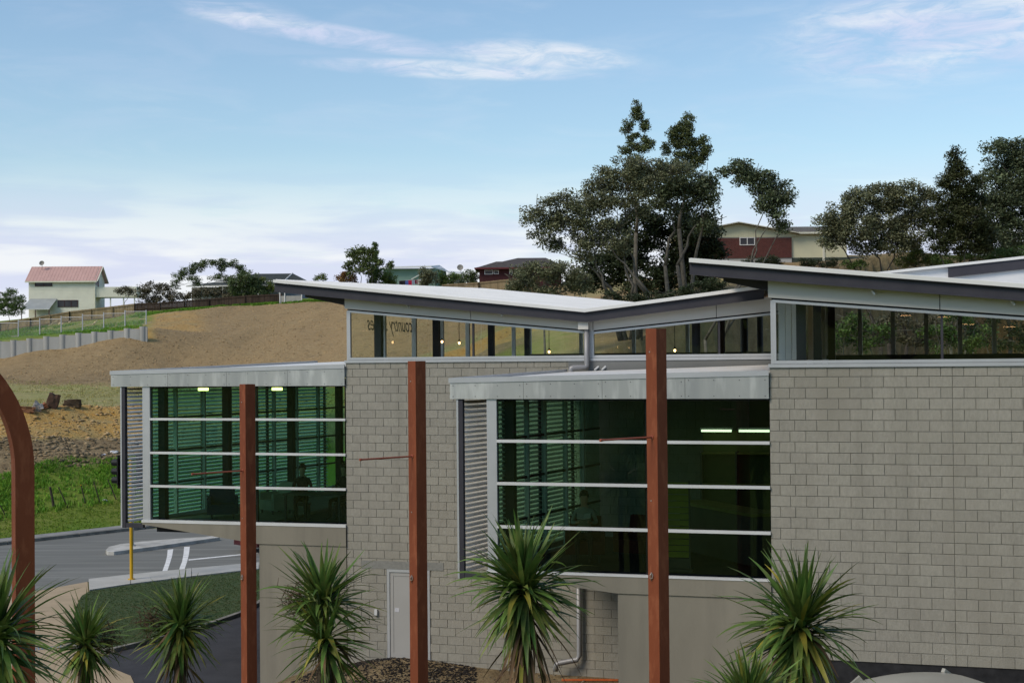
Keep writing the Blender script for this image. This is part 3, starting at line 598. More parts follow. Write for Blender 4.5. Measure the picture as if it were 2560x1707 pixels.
    # spotlights under the fascia
    for u in ((1.5, 3.85) if wq == 1 else (1.05, 3.45)):
        z = (zr(u,0)-.25+gtop(u)+.09)/2+.05
        s = MB().cyl((ou+u, ov-.02, z+.03+H), (ou+u, ov-.07, z+.03+H), .012, 8).build('spotlight', whal, lib); MB().cyl((ou+u-.03, ov-.10, z+.05+H), (ou+u+.025, ov-.12, z-.03+H), .03, 12).build('lamp_housing', whal, s, smooth=False)
    return zr
zr1 = unit(1, -.18, 10.6, -1.95, 2.02, 5.9, .111, 10.0, .10, (-.03,1.20), (5.85,.61), (6.1,.60), (10.1,.96), 17.5, [3.05, 8.9], [3.09, 8.95], [.87, 5.3, 10.6, 14.9], [2.4, 4.75, 7.1, 9.6, 12.2, 14.8])
zr2 = unit(2, -.86, 11.0, -2.29, 1.86, 5.25, .1046, 11.0, -.05, (-.74,1.03), (3.63,.63), (5.4,.55), (9.5,.95), 17.5, [2.2, 6.8], [2.23, 6.85], [.75, 5.3, 10.6], [1.9, 3.3, 4.9, 7.1, 9.6, 12.2, 14.8])
# floors, inner walls, party walls
o1, p1 = OFF[1]
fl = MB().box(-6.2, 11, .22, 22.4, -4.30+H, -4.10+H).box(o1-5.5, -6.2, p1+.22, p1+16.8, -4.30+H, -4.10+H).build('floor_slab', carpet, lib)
iw = MB().box(10.9, 11, .2, 17, 0, -.05+H).box(-.84, -.70, 6.0, 17.2, -4.1+H, -.6+H).box(o1-.16, o1-.04, p1+9.3, p1+17, .2, -.35+H).build('inner_wall_and_blocker', darki, lib)  # near wing's flank wall is added to block light from the interior
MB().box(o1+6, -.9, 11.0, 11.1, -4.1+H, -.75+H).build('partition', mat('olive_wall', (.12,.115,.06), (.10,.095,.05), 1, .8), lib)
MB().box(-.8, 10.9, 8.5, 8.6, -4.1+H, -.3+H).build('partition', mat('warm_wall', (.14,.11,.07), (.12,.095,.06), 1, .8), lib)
# painted upstand wall over the near bay roof
MB().box(o1+5.43, o1+10.62, p1-.012, p1+.008, -.62+H, -.035+H).build('upstand_wall', mat('dark_grey_paint', (.17,.175,.17), (.15,.155,.15), .8, .55), lib)
def bay(wq, uR, fu, ztl, ztr, zb, fL, gL, rows, zsill, zbeam, supL, mull, post, splits, dep, zbackL, k=.19, tl=-4.1, slat_n=35, colv=(), sm=()):
    ou, ov = OFF[wq]
    def side(u, v): return u+k*v
    ftop = lambda u: ztl+(u-fu)*(ztr-ztl)/(uR-fu)
    # fascia panels + flashing
    es = [fu]+splits+[uR-.003]
    for a, b in zip(es[:-1], es[1:]):
        p = MB().prism([(ou+a+.003, zb+H), (ou+b-.003, zb+H), (ou+b-.003, ftop(b)-.1+H), (ou+a+.003, ftop(a)-.1+H)], ov-.06, ov-.035).build('fascia_panel', galv, lib)
        rv = MB()
        for i in range(4):
            for zz in (zb+.05, ftop(a)-.15):
                x = a+.07+(b-a-.14)*i/3; rv.cyl((ou+x, ov-.06, zz+H), (ou+x, ov-.066, zz+H), .009, 6)
        rv.build('rivets', steel, p, kind='stuff')
    MB().prism([(ou+fu-.02, ftop(fu)-.1+H), (ou+uR-.002, ftop(uR)-.1+H), (ou+uR-.002, ftop(uR)+H), (ou+fu-.02, ftop(fu)+H)], ov-.075, ov-.03).build('fascia_flashing', alum, lib)
    MB().box(ou+fu, ou+uR, ov-.032, ov+.1, zb+.002+H, zb+.03+H).build('fascia_soffit', alum, lib)
    MB().slab([(ou+fu, ov-.03), (ou+fu+.03, ov-.03), (ou+side(fu,dep)+.03, ov+dep), (ou+side(fu,dep), ov+dep)], [zb+H]*4, [ztl-.1+H, ztl-.1+H, zbackL-.1+H, zbackL-.1+H]).build('fascia_return', galv, lib)
    MB().slab([(ou+fu-.02, ov-.028), (ou+fu+.06, ov-.028), (ou+side(fu,dep)+.06, ov+dep), (ou+side(fu,dep)-.02, ov+dep)], [ztl-.1+H, ztl-.1+H, zbackL-.1+H, zbackL-.1+H], [ztl+H, ztl+H, zbackL+H, zbackL+H]).build('edge_flashing', alum, lib)
    zbr = ztr+(zbackL-ztl)
    MB().slab([(ou+fu+.06, ov-.02), (ou+uR-.01, ov-.02), (ou+uR-.01, ov+dep), (ou+side(fu,dep)+.06, ov+dep)], [zb+.2+H]*4, [ztl-.06+H, ztr-.05+H, zbr-.03+H, zbackL-.06+H]).build('bay_roof', roofm, lib)
    MB().slab([(ou+fu+.1, ov+.1), (ou+uR-.01, ov+.1), (ou+uR-.01, ov+dep), (ou+side(fu,dep)+.1, ov+dep)], zb+.03+H, zb+.06+H).build('bay_ceiling', ceilm, lib)
    # front window: frame, transoms, panes in two columns
    fr = MB().box(ou+fL, ou+gL, ov-.03, ov+.12, rows[-1]-.02+H, zb+H).build('bay_window', alum, lib)
    MB().box(ou+fL-.03, ou+uR-.003, ov-.055, ov+.1, zsill+H, rows[-1]-.022+H).build('sill', whal, fr)
    for z in rows[1:-1]: MB().box(ou+gL, ou+uR-.003, ov-.04, ov+.03, z-.028+H, z+.028+H).build('transom', whal, fr)
    MB().box(ou+gL, ou+uR-.003, ov-.01, ov+.05, rows[0]-.01+H, zb+H).build('head_rail', gasket, fr)
    zz = list(rows); 
    for i in range(len(zz)-1):
        for a, b in ((gL+.001, mull-.006), (mull+.006, uR-.004)):
            pane([(ou+a,ov+.03,zz[i+1]+.026+H),(ou+b,ov+.03,zz[i+1]+.026+H),(ou+b,ov+.03,zz[i]-.026+H),(ou+a,ov+.03,zz[i]-.026+H)], green if wq == 1 else glass('shaded_green_glass', (.50,.64,.52), 1.0), fr)  # near bay: same glass, its dimmer interior and reflections put into the tint
    MB().box(ou+mull-.02, ou+mull+.02, ov+.034, ov+.10, rows[-1]+H, zb+H).build('mullion', gasket, fr)
    # concrete beam, tapering under the cantilever, and the wall that carries it
    MB().prism([(ou+fL-.01, zsill-.002+H), (ou+fL-.01, tl-.04+H), (ou+supL, zbeam+H), (ou+uR-.004, zbeam+H), (ou+uR-.004, zsill-.002+H)], ov-.045, ov+.35).build('bay_beam', conm, lib)
    MB().slab([(ou+fL, ov+.36), (ou+supL+.05, ov+.36), (ou+supL+.05, ov+dep), (ou+side(fL,dep), ov+dep)], [tl-.10+H, zbeam+.04+H, zbeam+.04+H, tl-.10+H], [tl+.02+H]*4).build('bay_underside', conm, lib)
    MB().box(ou+supL+.02, ou+uR-.006, ov-.02, ov+dep*.6, .0, zbeam-.004+H).build('support_wall', conm, lib)
    # left flank: glazing, mullions, columns
    sg = MB().slab([(ou+fL, ov+.12), (ou+fL+.1, ov+.12), (ou+side(fL,dep)+.1, ov+dep), (ou+side(fL,dep), ov+dep)], tl+.03+H, tl+.12+H).build('side_glazing', whal, lib)
    def sb(v, wd, u0, u1, m, nm, z0=tl+.12, z1=zb):
        u = side(fL, v); return MB().box(ou+u+u0, ou+u+u1, ov+v-wd/2, ov+v+wd/2, z0+H, z1+H).build(nm, m, sg)
    e2 = [.14]+list(sm)+[dep]
    for v in sm: sb(v, .07, .0, .10, whal, 'mullion')
    for z in rows[1:-1]: MB().slab([(ou+side(fL,.15)+.03, ov+.15), (ou+side(fL,.15)+.07, ov+.15), (ou+side(fL,dep)+.07, ov+dep), (ou+side(fL,dep)+.03, ov+dep)], z-.025+H, z+.025+H).build('transom', steel, sg)
    for a, b in zip(e2[:-1], e2[1:]): pane([(ou+side(fL,a)+.05,ov+a,tl+.12+H),(ou+side(fL,b)+.05,ov+b,tl+.12+H),(ou+side(fL,b)+.05,ov+b,zb+H),(ou+side(fL,a)+.05,ov+a,zb+H)], green, sg)
    for v in colv: sb(v, .2, .22, .40, steel, 'steel_column', tl, zb+.05)
    if wq == 1: MB().box(ou+side(fL,dep)+.12, ou+uR-.02, ov+dep-.12, ov+dep, tl+.03+H, zb+H).build('added_rear_wall', darki, lib)  # dark wall added across the open bay end to keep daylight out
    # louvre screen hung outside the flank
    scn = MB().box(ou+post-.045, ou+post+.045, ov-.03, ov+.09, tl-.14+H, zb+H).build('louvre_screen', steel, lib)
    MB().box(ou+post-.085, ou+post-.047, ov-.035, ov+.05, tl-.13+H, zb-.002+H).build('post_trim', alum, scn)
    for q, v in enumerate([0]+[x for x in np.linspace(dep*.34, dep-.1, 3)]):
        u = side(post, v)
        if q: MB().box(ou+u-.03, ou+u+.03, ov+v-.04, ov+v+.04, tl-.14+H, zb+H).build('post', steel, scn)
        MB().box(ou+u+.05, ou+side(fL,v)-.002, ov+v-.02, ov+v+.07, tl-.13+H, tl-.02+H).build('bracket', steel, scn)
    lv = MB(); a0, b0 = .10, dep-.05; wv, hv = .08, .022
    pa, pb = Vector((post+k*a0, a0, 0)), Vector((post+k*b0, b0, 0))
    for s_, t_ in ((1, -1),):
        lv.hexa([(pa.x-wv, a0, hv-.005), (pb.x-wv, b0, hv-.005), (pb.x+wv, b0, -hv-.005), (pa.x+wv, a0, -hv-.005), (pa.x-wv, a0, hv+.005), (pb.x-wv, b0, hv+.005), (pb.x+wv, b0, -hv+.005), (pa.x+wv, a0, -hv+.005)])
    me_ = lv.mesh('slat'); me_.materials.append(slatm); n = slat_n
    for i in range(n): link('slat', me_, scn, (ou, ov, zb-.07-i*((zb-.07-(tl+.02))/(n-1))+H))
    return fr
bay(1, -.18, -6.64, -.18, -.06, -.585, -5.75, -5.54, (-.60,-1.415,-2.27,-3.115,-3.95), -4.04, -4.5, -2.53, -2.59, -6.30, [-5.01,-3.36,-1.70], 9.0, .04, tl=-4.05, colv=(.35,2.9,5.84,8.3), sm=(1.17,2.3,3.4,4.5,5.4,6.5,7.6))
bay(2, -.86, -7.11, -.34, -.23, -.755, -6.36, -6.16, (-.775,-1.58,-2.41,-3.255,-4.09), -4.15, -4.47, -3.79, -3.21, -6.90, [-5.6,-4.03,-2.43], 5.35, -.22, tl=-4.16, colv=(.35,), sm=(1.03,1.62,2.45,3.5,4.4))
# door in the far block wall
u0, u1, z0, z1 = door_hole
MB().box(o1+u0+.002, o1+u0+.07, p1-.012, p1+.1, z0+.1+H, z1-.002+H).box(o1+u1-.07, o1+u1-.002, p1-.012, p1+.1, z0+.1+H, z1-.002+H).box(o1+u0+.07, o1+u1-.07, p1-.012, p1+.1, z1-.07+H, z1-.002+H).build('door_frame', alum, lib)
dpm = mat('door_paint', (.36,.355,.34), (.335,.33,.315), .7, .45)
dr_ = MB().box(o1+u0+.076, o1+u1-.076, p1+.015, p1+.06, z0+.12+H, z1-.076+H).build('door', dpm, lib)
MB().box(o1+u0+.076, o1+u0+.16, p1+.006, p1+.014, z0+.12+H, z1-.076+H).box(o1+u1-.16, o1+u1-.076, p1+.006, p1+.014, z0+.12+H, z1-.076+H).box(o1+u0+.161, o1+u1-.161, p1+.006, p1+.014, z0+.12+H, z0+.26+H).box(o1+u0+.161, o1+u1-.161, p1+.006, p1+.014, z1-.16+H, z1-.076+H).build('door_rail', dpm, dr_)
MB().box(o1+u0+.19, o1+u0+.31, p1+.010, p1+.0145, -6.05+H, -5.95+H).build('door_notice', mat('notice_paper', (.55,.55,.56), (.42,.43,.48), 40, .7), dr_)
MB().box(o1+.20, o1+u1+.35, p1-.008, p1+.03, z1+.0+H+.002, z1+.19+H).build('door_lintel', mat('lintel_block', (.24,.24,.22), (.2,.2,.185), 12, .95, .5, 70), lib)
MB().box(o1+.55, o1+.62, p1-.06, p1-.004, -6.14+H, -6.0+H).build('wall_switch', whal, lib)
# rainwater head and downpipe at the valley
dp = MB().box(o1+5.72, o1+5.96, p1-.22, p1-.03, .70+H, .94+H).build('rainwater_head', panelm, lib)
pm = mat('grey_pipe', (.27,.27,.275), (.24,.24,.245), 1, .4, metal=.2)
MB().tube([(o1+5.90,p1-.12,.72+H),(o1+5.90,p1-.12,-.10+H),(o1+5.895,p1-.125,-.15+H),(o1+5.86,p1-.14,-.17+H),(o1+5.60,p1-.24,-.185+H),(o1+5.56,p1-.25,-.20+H),(o1+5.55,p1-.255,-.25+H),(o1+5.55,p1-.255,-.6+H)], .062, 14).build('downpipe', pm, dp, smooth=True)
MB().tube([(o1+5.66,p1-.13,-4.3+H),(o1+5.66,p1-.13,-6.85+H),(o1+5.60,p1-.16,-6.95+H),(o1+5.2,p1-.30,-7.02+H),(o1+5.14,p1-.31,-7.06+H),(o1+5.13,p1-.31,-7.2+H)], .06, 14).build('lower_downpipe', pm, lib, smooth=True)
for k_ in (6.15, 6.32): MB().cyl((o1+k_, p1-.0, -.17+H), (o1+k_-.07, p1-.1, -.25+H), .028, 10).build('overflow_pipe', whal, lib)
# pendant lamps, strip lights
bulb = emit('warm_bulb', (1.0,.58,.24), 7); strip_ = emit('warm_strip', (1.0,.55,.25), 9); tubem = emit('pale_tube', (.9,1.0,.75), 2.2); eml = emit('yellow_downlight', (1.0,.82,.25), 6)
for (x, z) in ((.62,.53),(1.12,.49),(3.68,.22),(7.11,.22)):
    q = MB().cyl((o1+x, p1+5, z+.09+H), (o1+x, p1+5, zr1(x,5)-.16+H), .008, 6).build('pendant_lamp', gasket, lib)
    MB().lathe([(.012,.10),(.03,.07),(.03,.04),(.012,.03)], (o1+x,p1+5,z+H), 10).build('lamp_holder', gasket, q)
    MB().lathe([(.004,-.04),(.024,-.026),(.033,0),(.024,.022),(.012,.045)], (o1+x,p1+5,z+H), 12).build('light_bulb', bulb, q, smooth=True)
def strip_light(wq, u, v, zroof, m, ln=.55):
    ou, ov = OFF[wq]; q = MB().box(ou+u-ln/2-.02, ou+u+ln/2+.02, ov+v-.06, ov+v+.06, zroof-.235+H, zroof-.17+H).build('strip_light', whal, lib)
    MB().box(ou+u-ln/2, ou+u+ln/2, ov+v-.045, ov+v+.045, zroof-.262+H, zroof-.237+H).build('diffuser', m, q)
for u, v in ((8.3,2.5),(9.6,3.4)): strip_light(1, u, v, zr1(u,v), strip_)
for u, v in ((1.4,7.5),(2.7,8.5),(3.6,5.5),(5.0,6)): strip_light(2, u, v, zr2(u,v), strip_, .4)
for u in (-4.2, -2.15):
    q = MB().box(o1+u-.14, o1+u+.14, p1+.25, p1+.35, -.63+H, -.56+H).build('bay_downlight', whal, lib); MB().box(o1+u-.12, o1+u+.12, p1+.247, p1+.35, -.70+H, -.632+H).build('diffuser', eml, q)
for u in (-2.35, -1.55):
    q = MB().box(u-.34, u+.34, 3.6, 3.66, -1.52+H, -1.47+H).build('strip_light', whal, lib); MB().box(u-.32, u+.32, 3.585, 3.65, -1.565+H, -1.522+H).build('diffuser', tubem, q)
# rear raised roof of the near wing, seen over its front edge
v9 = 9.0
MB().prism([(.83,2.0+H),(4.3,2.34+H),(7.5,2.66+H),(7.5,1.1+H),(.83,1.5+H)], v9+.06, v9+.2).build('rear_roof_wall', mat('white_cladding', (.66,.67,.68), (.6,.61,.62), .7, .5), lib)
MB().prism([(.80,2.0+H),(4.3,2.30+H),(7.5,2.60+H),(7.5,2.67+H),(4.3,2.365+H),(.80,2.06+H)], v9-.06, v9+4).build('rear_roof', roofm, lib)
MB().prism([(2.53,1.90+H),(4.3,2.06+H),(7.5,2.36+H),(7.5,2.60+H),(4.3,2.298+H),(2.53,2.146+H)], v9-.02, v9+.05).build('rear_fascia', steel, lib)
# lettering on the far wing's flank glass, reading from outside
fc = bpy.data.curves.new('lettering', 'FONT'); fc.body = 'country stores'; fc.size = .56; fc.shear = .35; fc.extrude = .002
to = bpy.data.objects.new('lettering', fc); tm = bpy.data.meshes.new_from_object(to); bpy.data.objects.remove(to)
tm.materials.append(mat('letter_vinyl', (.20,.18,.12), None, 1, .6)); lt = link('lettering', tm, lib)
lt.matrix_local = Matrix(((0,0,-1,o1-.18+.055), (-1,0,0,p1+4.7), (0,1,0,.80+H), (0,0,0,1)))
# ------------------------------------------------------------------ furniture and people seen dimly through the bays
oak = mat('olive_top', (.22,.20,.05), (.18,.165,.045), 3, .5); navy = mat('navy_fabric', (.02,.04,.09), None, 4, .9); maroon = mat('maroon_fabric', (.09,.02,.02), None, 4, .9); cream = mat('cream_fabric', (.35,.33,.25), None, 4, .9)
def chair(label, wq, u, v, rz, fab):
    t = thing('armchair', label, 'chair', UW(wq, u, v, -4.1), rz-TH, 'reading chairs in the glass bays')
    MB().box(-.34,.34,-.32,.32,.18,.44).build('seat', fab, t); MB().hexa([(-.34,.22,.44),(.34,.22,.44),(.34,.36,.44),(-.34,.36,.44),(-.32,.32,.88),(.32,.32,.88),(.32,.44,.88),(-.32,.44,.88)]).build('backrest', fab, t)
    for s in (-1, 1): MB().box(s*.35-.05, s*.35+.05, -.3, .3, .18, .62).build('armrest', fab, t)
    for a in (-.28, .28):
        for b in (-.26, .26): MB().box(a-.02, a+.02, b-.02, b+.02, 0, .18).build('leg', steel, t)
chair('navy armchair by the green flank glass of the far bay', 1, -4.2, 1.3, .5, navy)
chair('cream armchair beside the mullions of the far bay', 1, -3.3, 2.6, -.6, cream)
chair('maroon armchair holding the reader in the near bay', 2, -4.75, 1.5, .2, maroon)
chair('maroon armchair standing empty beside the reader in the near bay', 2, -3.75, 1.9, -.3, maroon)
ct = thing('service_counter', 'olive topped service counter running back inside the near bay', 'counter', UW(2, -2.0, 2.4, -4.1), -TH-.9)
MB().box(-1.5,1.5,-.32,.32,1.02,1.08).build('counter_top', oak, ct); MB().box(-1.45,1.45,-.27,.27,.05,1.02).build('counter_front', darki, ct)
cb = thing('wall_cabinet', 'tall open cabinet under green lamps inside the near bay', 'cabinet', UW(2, -1.95, 3.8, -4.1), -TH)
MB().box(-.75,.75,.2,.24,0,2.55).build('back_panel', mat('olive_panel', (.12,.13,.04), None, 2, .6), cb)
for x in (-.75, 0, .73): MB().box(x-.02, x+.02, -.1, .2, 0, 2.1).build('side_panel', darki, cb)
for z in (.1,.8,1.4,2.05): MB().box(-.73,.71,-.09,.198,z,z+.03).build('shelf', oak, cb)
rk = thing('slatted_screen', 'yellow green slatted panel standing behind the near bay glass', 'screen', UW(2, -2.75, .55, -4.1), -TH)
MB().box(-.30,-.27,-.02,.02,.25,1.75).box(.27,.30,-.02,.02,.25,1.75).box(-.34,.34,-.12,.12,.0,.06).box(-.3,.3,-.02,.02,.06,.25).build('frame', darki, rk)
sm_ = MB().box(-.268,.268,-.012,.012,0,.105).mesh('slat'); sm_.materials.append(mat('lime_panel', (.26,.27,.03), (.2,.21,.03), 3, .5))
for k_ in range(12): link('slat', sm_, rk, (0, 0, .27+k_*.122))
tb = thing('reading_table', 'dark reading table between the seated figures in the far bay', 'table', UW(1, -1.6, 1.5, -4.1), -TH)
MB().box(-.8,.8,-.4,.4,.70,.74).build('table_top', darki, tb)
for a in (-.74,.74):
    for b in (-.34,.34): MB().box(a-.025,a+.025,b-.025,b+.025,0,.70).build('leg', steel, tb)
skin = mat('skin', (.42,.25,.17), (.38,.22,.15), 8, .6)
def person(label, loc, rz, shirt, trouser, hair, reading=False):
    J = {'pel':(0,0,.52,.13),'wai':(0,.02,.72,.125),'che':(0,.03,.95,.15),'nec':(0,0,1.12,.055),'jaw':(0,-.03,1.21,.07),'hea':(0,-.02,1.31,.095),'top':(0,.0,1.40,.065)}
    E_ = [('pel','wai'),('wai','che'),('che','nec'),('nec','jaw'),('jaw','hea'),('hea','top')]
    for s, q in ((-1,'l'),(1,'r')):
        J.update({'sh'+q:(s*.17,.03,1.03,.06),'el'+q:(s*.25,-.05,.80,.045),'wr'+q:(s*.12,-.33,.83,.03),'ha'+q:(s*.08,-.40,.86,.035),'hi'+q:(s*.10,-.05,.52,.085),'kn'+q:(s*.13,-.45,.52,.06),'an'+q:(s*.13,-.47,.10,.04),'to'+q:(s*.14,-.62,.04,.035)})
        E_ += [('che','sh'+q),('sh'+q,'el'+q),('el'+q,'wr'+q),('wr'+q,'ha'+q),('pel','hi'+q),('hi'+q,'kn'+q),('kn'+q,'an'+q),('an'+q,'to'+q)]
    ks = list(J); me = bpy.data.meshes.new('body'); me.from_pydata([J[k][:3] for k in ks], [(ks.index(a), ks.index(b)) for a, b in E_], [])
    o = bpy.data.objects.new('tmp', me); col.objects.link(o); md = o.modifiers.new('s', 'SKIN')
    for i, k in enumerate(ks): me.skin_vertices[0].data[i].radius = (J[k][3], J[k][3]*.85); me.skin_vertices[0].data[i].use_root = (k == 'pel')
    o.modifiers.new('ss', 'SUBSURF').levels = 2
    bm_ = bpy.data.meshes.new_from_object(o.evaluated_get(bpy.context.evaluated_depsgraph_get())); bpy.data.objects.remove(o)
    for m in (shirt, trouser, skin): bm_.materials.append(m)
    for p in bm_.polygons:
        c = p.center; p.use_smooth = True
        p.material_index = 2 if c.z > 1.10 or (c.y < -.27 and c.z > .7) else (1 if c.z < .62 else 0)
    t = thing('person', label, 'person', loc, rz); b = link('body', bm_, t)
    MB().lathe([(.02,.115),(.07,.09),(.098,.02),(.095,-.05),(.06,-.09)], (0,.018,1.345), 14).build('hair', hair, t, smooth=True)
    if reading:
        k = thing('open_book', 'pale open book held by the reader in the near bay', 'book', Vector(loc)+Matrix.Rotation(rz,3,'Z')@Vector((0,-.43,.90)), rz)
        pg = mat('book_page', (.6,.58,.5), None, 30, .8); cv = mat('book_cover', (.06,.08,.1), None, 3, .6)
        for s in (-1, 1):
            MB().hexa([(0,0,0),(s*.14,-.02,.03),(s*.14,.16,.11),(0,.18,.08),(0,-.005,.014),(s*.14,-.025,.042),(s*.14,.155,.122),(0,.175,.094)]).build('page_block', pg, k)
            MB().hexa([(0,0,-.006),(s*.15,-.02,.022),(s*.15,.17,.105),(0,.19,.073),(0,0,-.002),(s*.15,-.02,.027),(s*.15,.17,.109),(0,.19,.077)]).build('cover', cv, k)
dk = mat('dark_cloth', (.02,.02,.025), None, 5, .9); hr = mat('dark_hair', (.015,.012,.01), None, 20, .6)
person('seated reader in a pale shirt holding an open book', UW(2, -4.75, 1.42, -4.1), .2-TH, mat('pale_shirt', (.30,.31,.27), None, 5, .9), dk, hr, True)
person('seated figure in dark clothes at the table nearer the columns', UW(1, -2.25, 2.0, -4.1), .3-TH, dk, dk, hr)
person('seated figure in dark clothes at the table by the block wall', UW(1, -1.2, 2.3, -4.1), -.2-TH, dk, dk, hr)
for nm, u, v, rz in (('near the columns', -2.25, 2.0, .3), ('by the block wall', -1.2, 2.3, -.2)):
    t = thing('stool', 'plain dark stool under the seated figure %s' % nm, 'stool', UW(1, u, v, -4.1), rz-TH)
    MB().box(-.2,.2,-.2,.2,.36,.42).build('seat', darki, t)
    for a in (-.16,.16):
        for b in (-.16,.16): MB().box(a-.018,a+.018,b-.018,b+.018,0,.36).build('leg', steel, t)
# ================================================================== rust red columns
rust = mat('rust_red_paint', (.21,.060,.026), (.155,.043,.02), 2.2, .62, .15, 60, contrast=(.3,.75), spec=.15, stretch=(1,1,.35), c3=(.235,.074,.034), s3=9, streak=(.12,.035,.02), sk=.4)
rustd = mat('rust_rod', (.30,.085,.05), None, 2, .5); wire = mat('wire_cleat', (.45,.42,.38), None, 2, .4, metal=.7)
def column(x, ytop, yrod, yhook, d, label):
    p = at(x, ytop, d); zt = p.z; zrod = at(x, yrod, d).z; zh = at(x, yhook, d).z; zb = float(gh(p.x, p.y))-.05; s = .11
    t = thing('steel_post', label, 'post', (p.x, p.y, zb), R_(41), 'rust red square posts in front of the library')
    MB().prism([(-s,0),(s,0),(s,zt-zb-.008),(s-.008,zt-zb),(-s+.008,zt-zb),(-s,zt-zb-.008)], -s, s).build('shaft', rust, t)
    MB().cyl((-s,0,zrod-zb),(-s-1.08,0,zrod-zb),.016,10).build('rod', rustd, t, smooth=False)
    MB().cyl((-s-1.06,0,zrod-zb),(-s-1.10,0,zrod-zb),.022,10).build('rod_cap', rustd, t); MB().cyl((-s,0,zrod-zb),(-s-.012,0,zrod-zb),.035,10).build('rod_collar', rustd, t)
    z = zh-zb; MB().tube([(-s-.012,.02,z+.06),(-s-.03,.045,z+.02),(-s-.03,.04,z-.03),(-s-.02,.0,z-.02),(-s-.02,-.005,z+.03),(-s-.025,.02,z+.065),(-s-.02,.03,z-.07)], .006, 6).build('cleat', wire, t, smooth=True)
    for q in (.35, 2.6): MB().cyl((-s,.03,zt-zb-q),(-s-.006,.03,zt-zb-q),.012,8).build('bolt', wire, t)
column(1506.5, 755, 1003, 1322, 21.6, 'rust red square post standing before the near bay window')
column(957, 829, 1047, 1327, 24.6, 'rust red square post standing before the bare block wall and door')
column(568, 882, 1080, 1325, 27.7, 'rust red square post standing before the far green bay window')
ap = at(53, 1200, 17.0); zb = float(gh(ap.x, ap.y))-.05; z0 = at(53, 1075, 17.0).z-zb
ar = thing('arched_post', 'rust red square post bending over into an arch beside the road', 'post', (ap.x, ap.y, zb), R_(31))
Rr, s = 1.75, .11; poly = [(s, 0)]+[(-Rr+(Rr+s)*math.cos(a), z0+(Rr+s)*math.sin(a)) for a in np.linspace(0, math.pi/2, 22)]+[(-Rr-2.0, z0+Rr+s), (-Rr-2.0, z0+Rr-s)]+[(-Rr+(Rr-s)*math.cos(a), z0+(Rr-s)*math.sin(a)) for a in np.linspace(math.pi/2, 0, 22)]+[(-s, 0)]
q = MB(); n = len(poly); q.v = [(x, -s, z) for x, z in poly]+[(x, s, z) for x, z in poly]
h = n//2
for k in range(h-1): a, b, c, d = k, k+1, n-2-k, n-1-k; q.f.append((a, b, c, d)); q.f.append((n+d, n+c, n+b, n+a))
for k in range(n): q.f.append(((k+1) % n, k, n+k, n+(k+1) % n))
q.build('shaft', rust, ar); MB().box(-.2,.2,-.2,.2,0,.03).build('base_plate', rust, ar)

# ================================================================== cabbage trees (each long leaf is a part)
leafm = mat('cabbage_leaf', (.125,.20,.042), (.07,.12,.026), 3.5, .45, rnd=.45, hue=.022, trans=.25, c3=(.16,.19,.05), s3=5)
leafy = mat('yellow_leaf', (.30,.26,.04), (.16,.17,.035), 3, .45, rnd=.3, trans=.2); leafd = mat('dead_leaf', (.10,.06,.032), (.17,.11,.06), 3, .85, rnd=.4)
barkm = mat('cabbage_bark', (.12,.095,.07), (.06,.048,.036), 14, .95, .8, 40)
def leaf_mesh(el, bend, L_=1.0, wd=.062, seg=8, twist=0.0):
    V, F_ = [], []; x = z = 0.0; a = el
    for i in range(seg+1):
        t = i/seg; wl = wd*(.35+.65*min(1, t/.28))*(1-max(0, (t-.32)/.68)**1.5)*.5+.0015; fold = .35*wl
        ca, sa = math.cos(a), math.sin(a); tw = twist*t
        dy, dn = wl*math.cos(tw), wl*math.sin(tw)
        V += [(x-sa*(fold+dn), -dy, z+ca*(fold+dn)), (x, 0, z), (x-sa*(fold-dn), dy, z+ca*(fold-dn))]
        if i < seg:
            st = L_/seg; a2 = el-bend*((i+1)/seg)**1.6; x += st*math.cos((a+a2)/2); z += st*math.sin((a+a2)/2); a = a2
            q = i*3; F_ += [(q, q+1, q+4, q+3), (q+1, q+2, q+5, q+4)]
    me = bpy.data.meshes.new('leaf'); me.from_pydata(V, [], F_); me.update(); me.polygons.foreach_set('use_smooth', [True]*len(F_)); return me
LV = {}
for ei, el in enumerate((84,72,60,48,36,22,8,-8,-25,-45,-65,-80)):
    for b in range(3):
        e = R_(el); bend = R_((6, 16, 30)[b] if el > 40 else (18, 36, 58)[b] if el > -10 else (12, 22, 8)[b])
        for nm, mm in (('g', leafm), ('y', leafy), ('d', leafd)):
            me = leaf_mesh(e, bend, twist=(-.5, .2, .7)[b]); me.materials.append(mm); LV[nm, ei, b] = me
ELS = (84,72,60,48,36,22,8,-8,-25,-45,-65,-80)
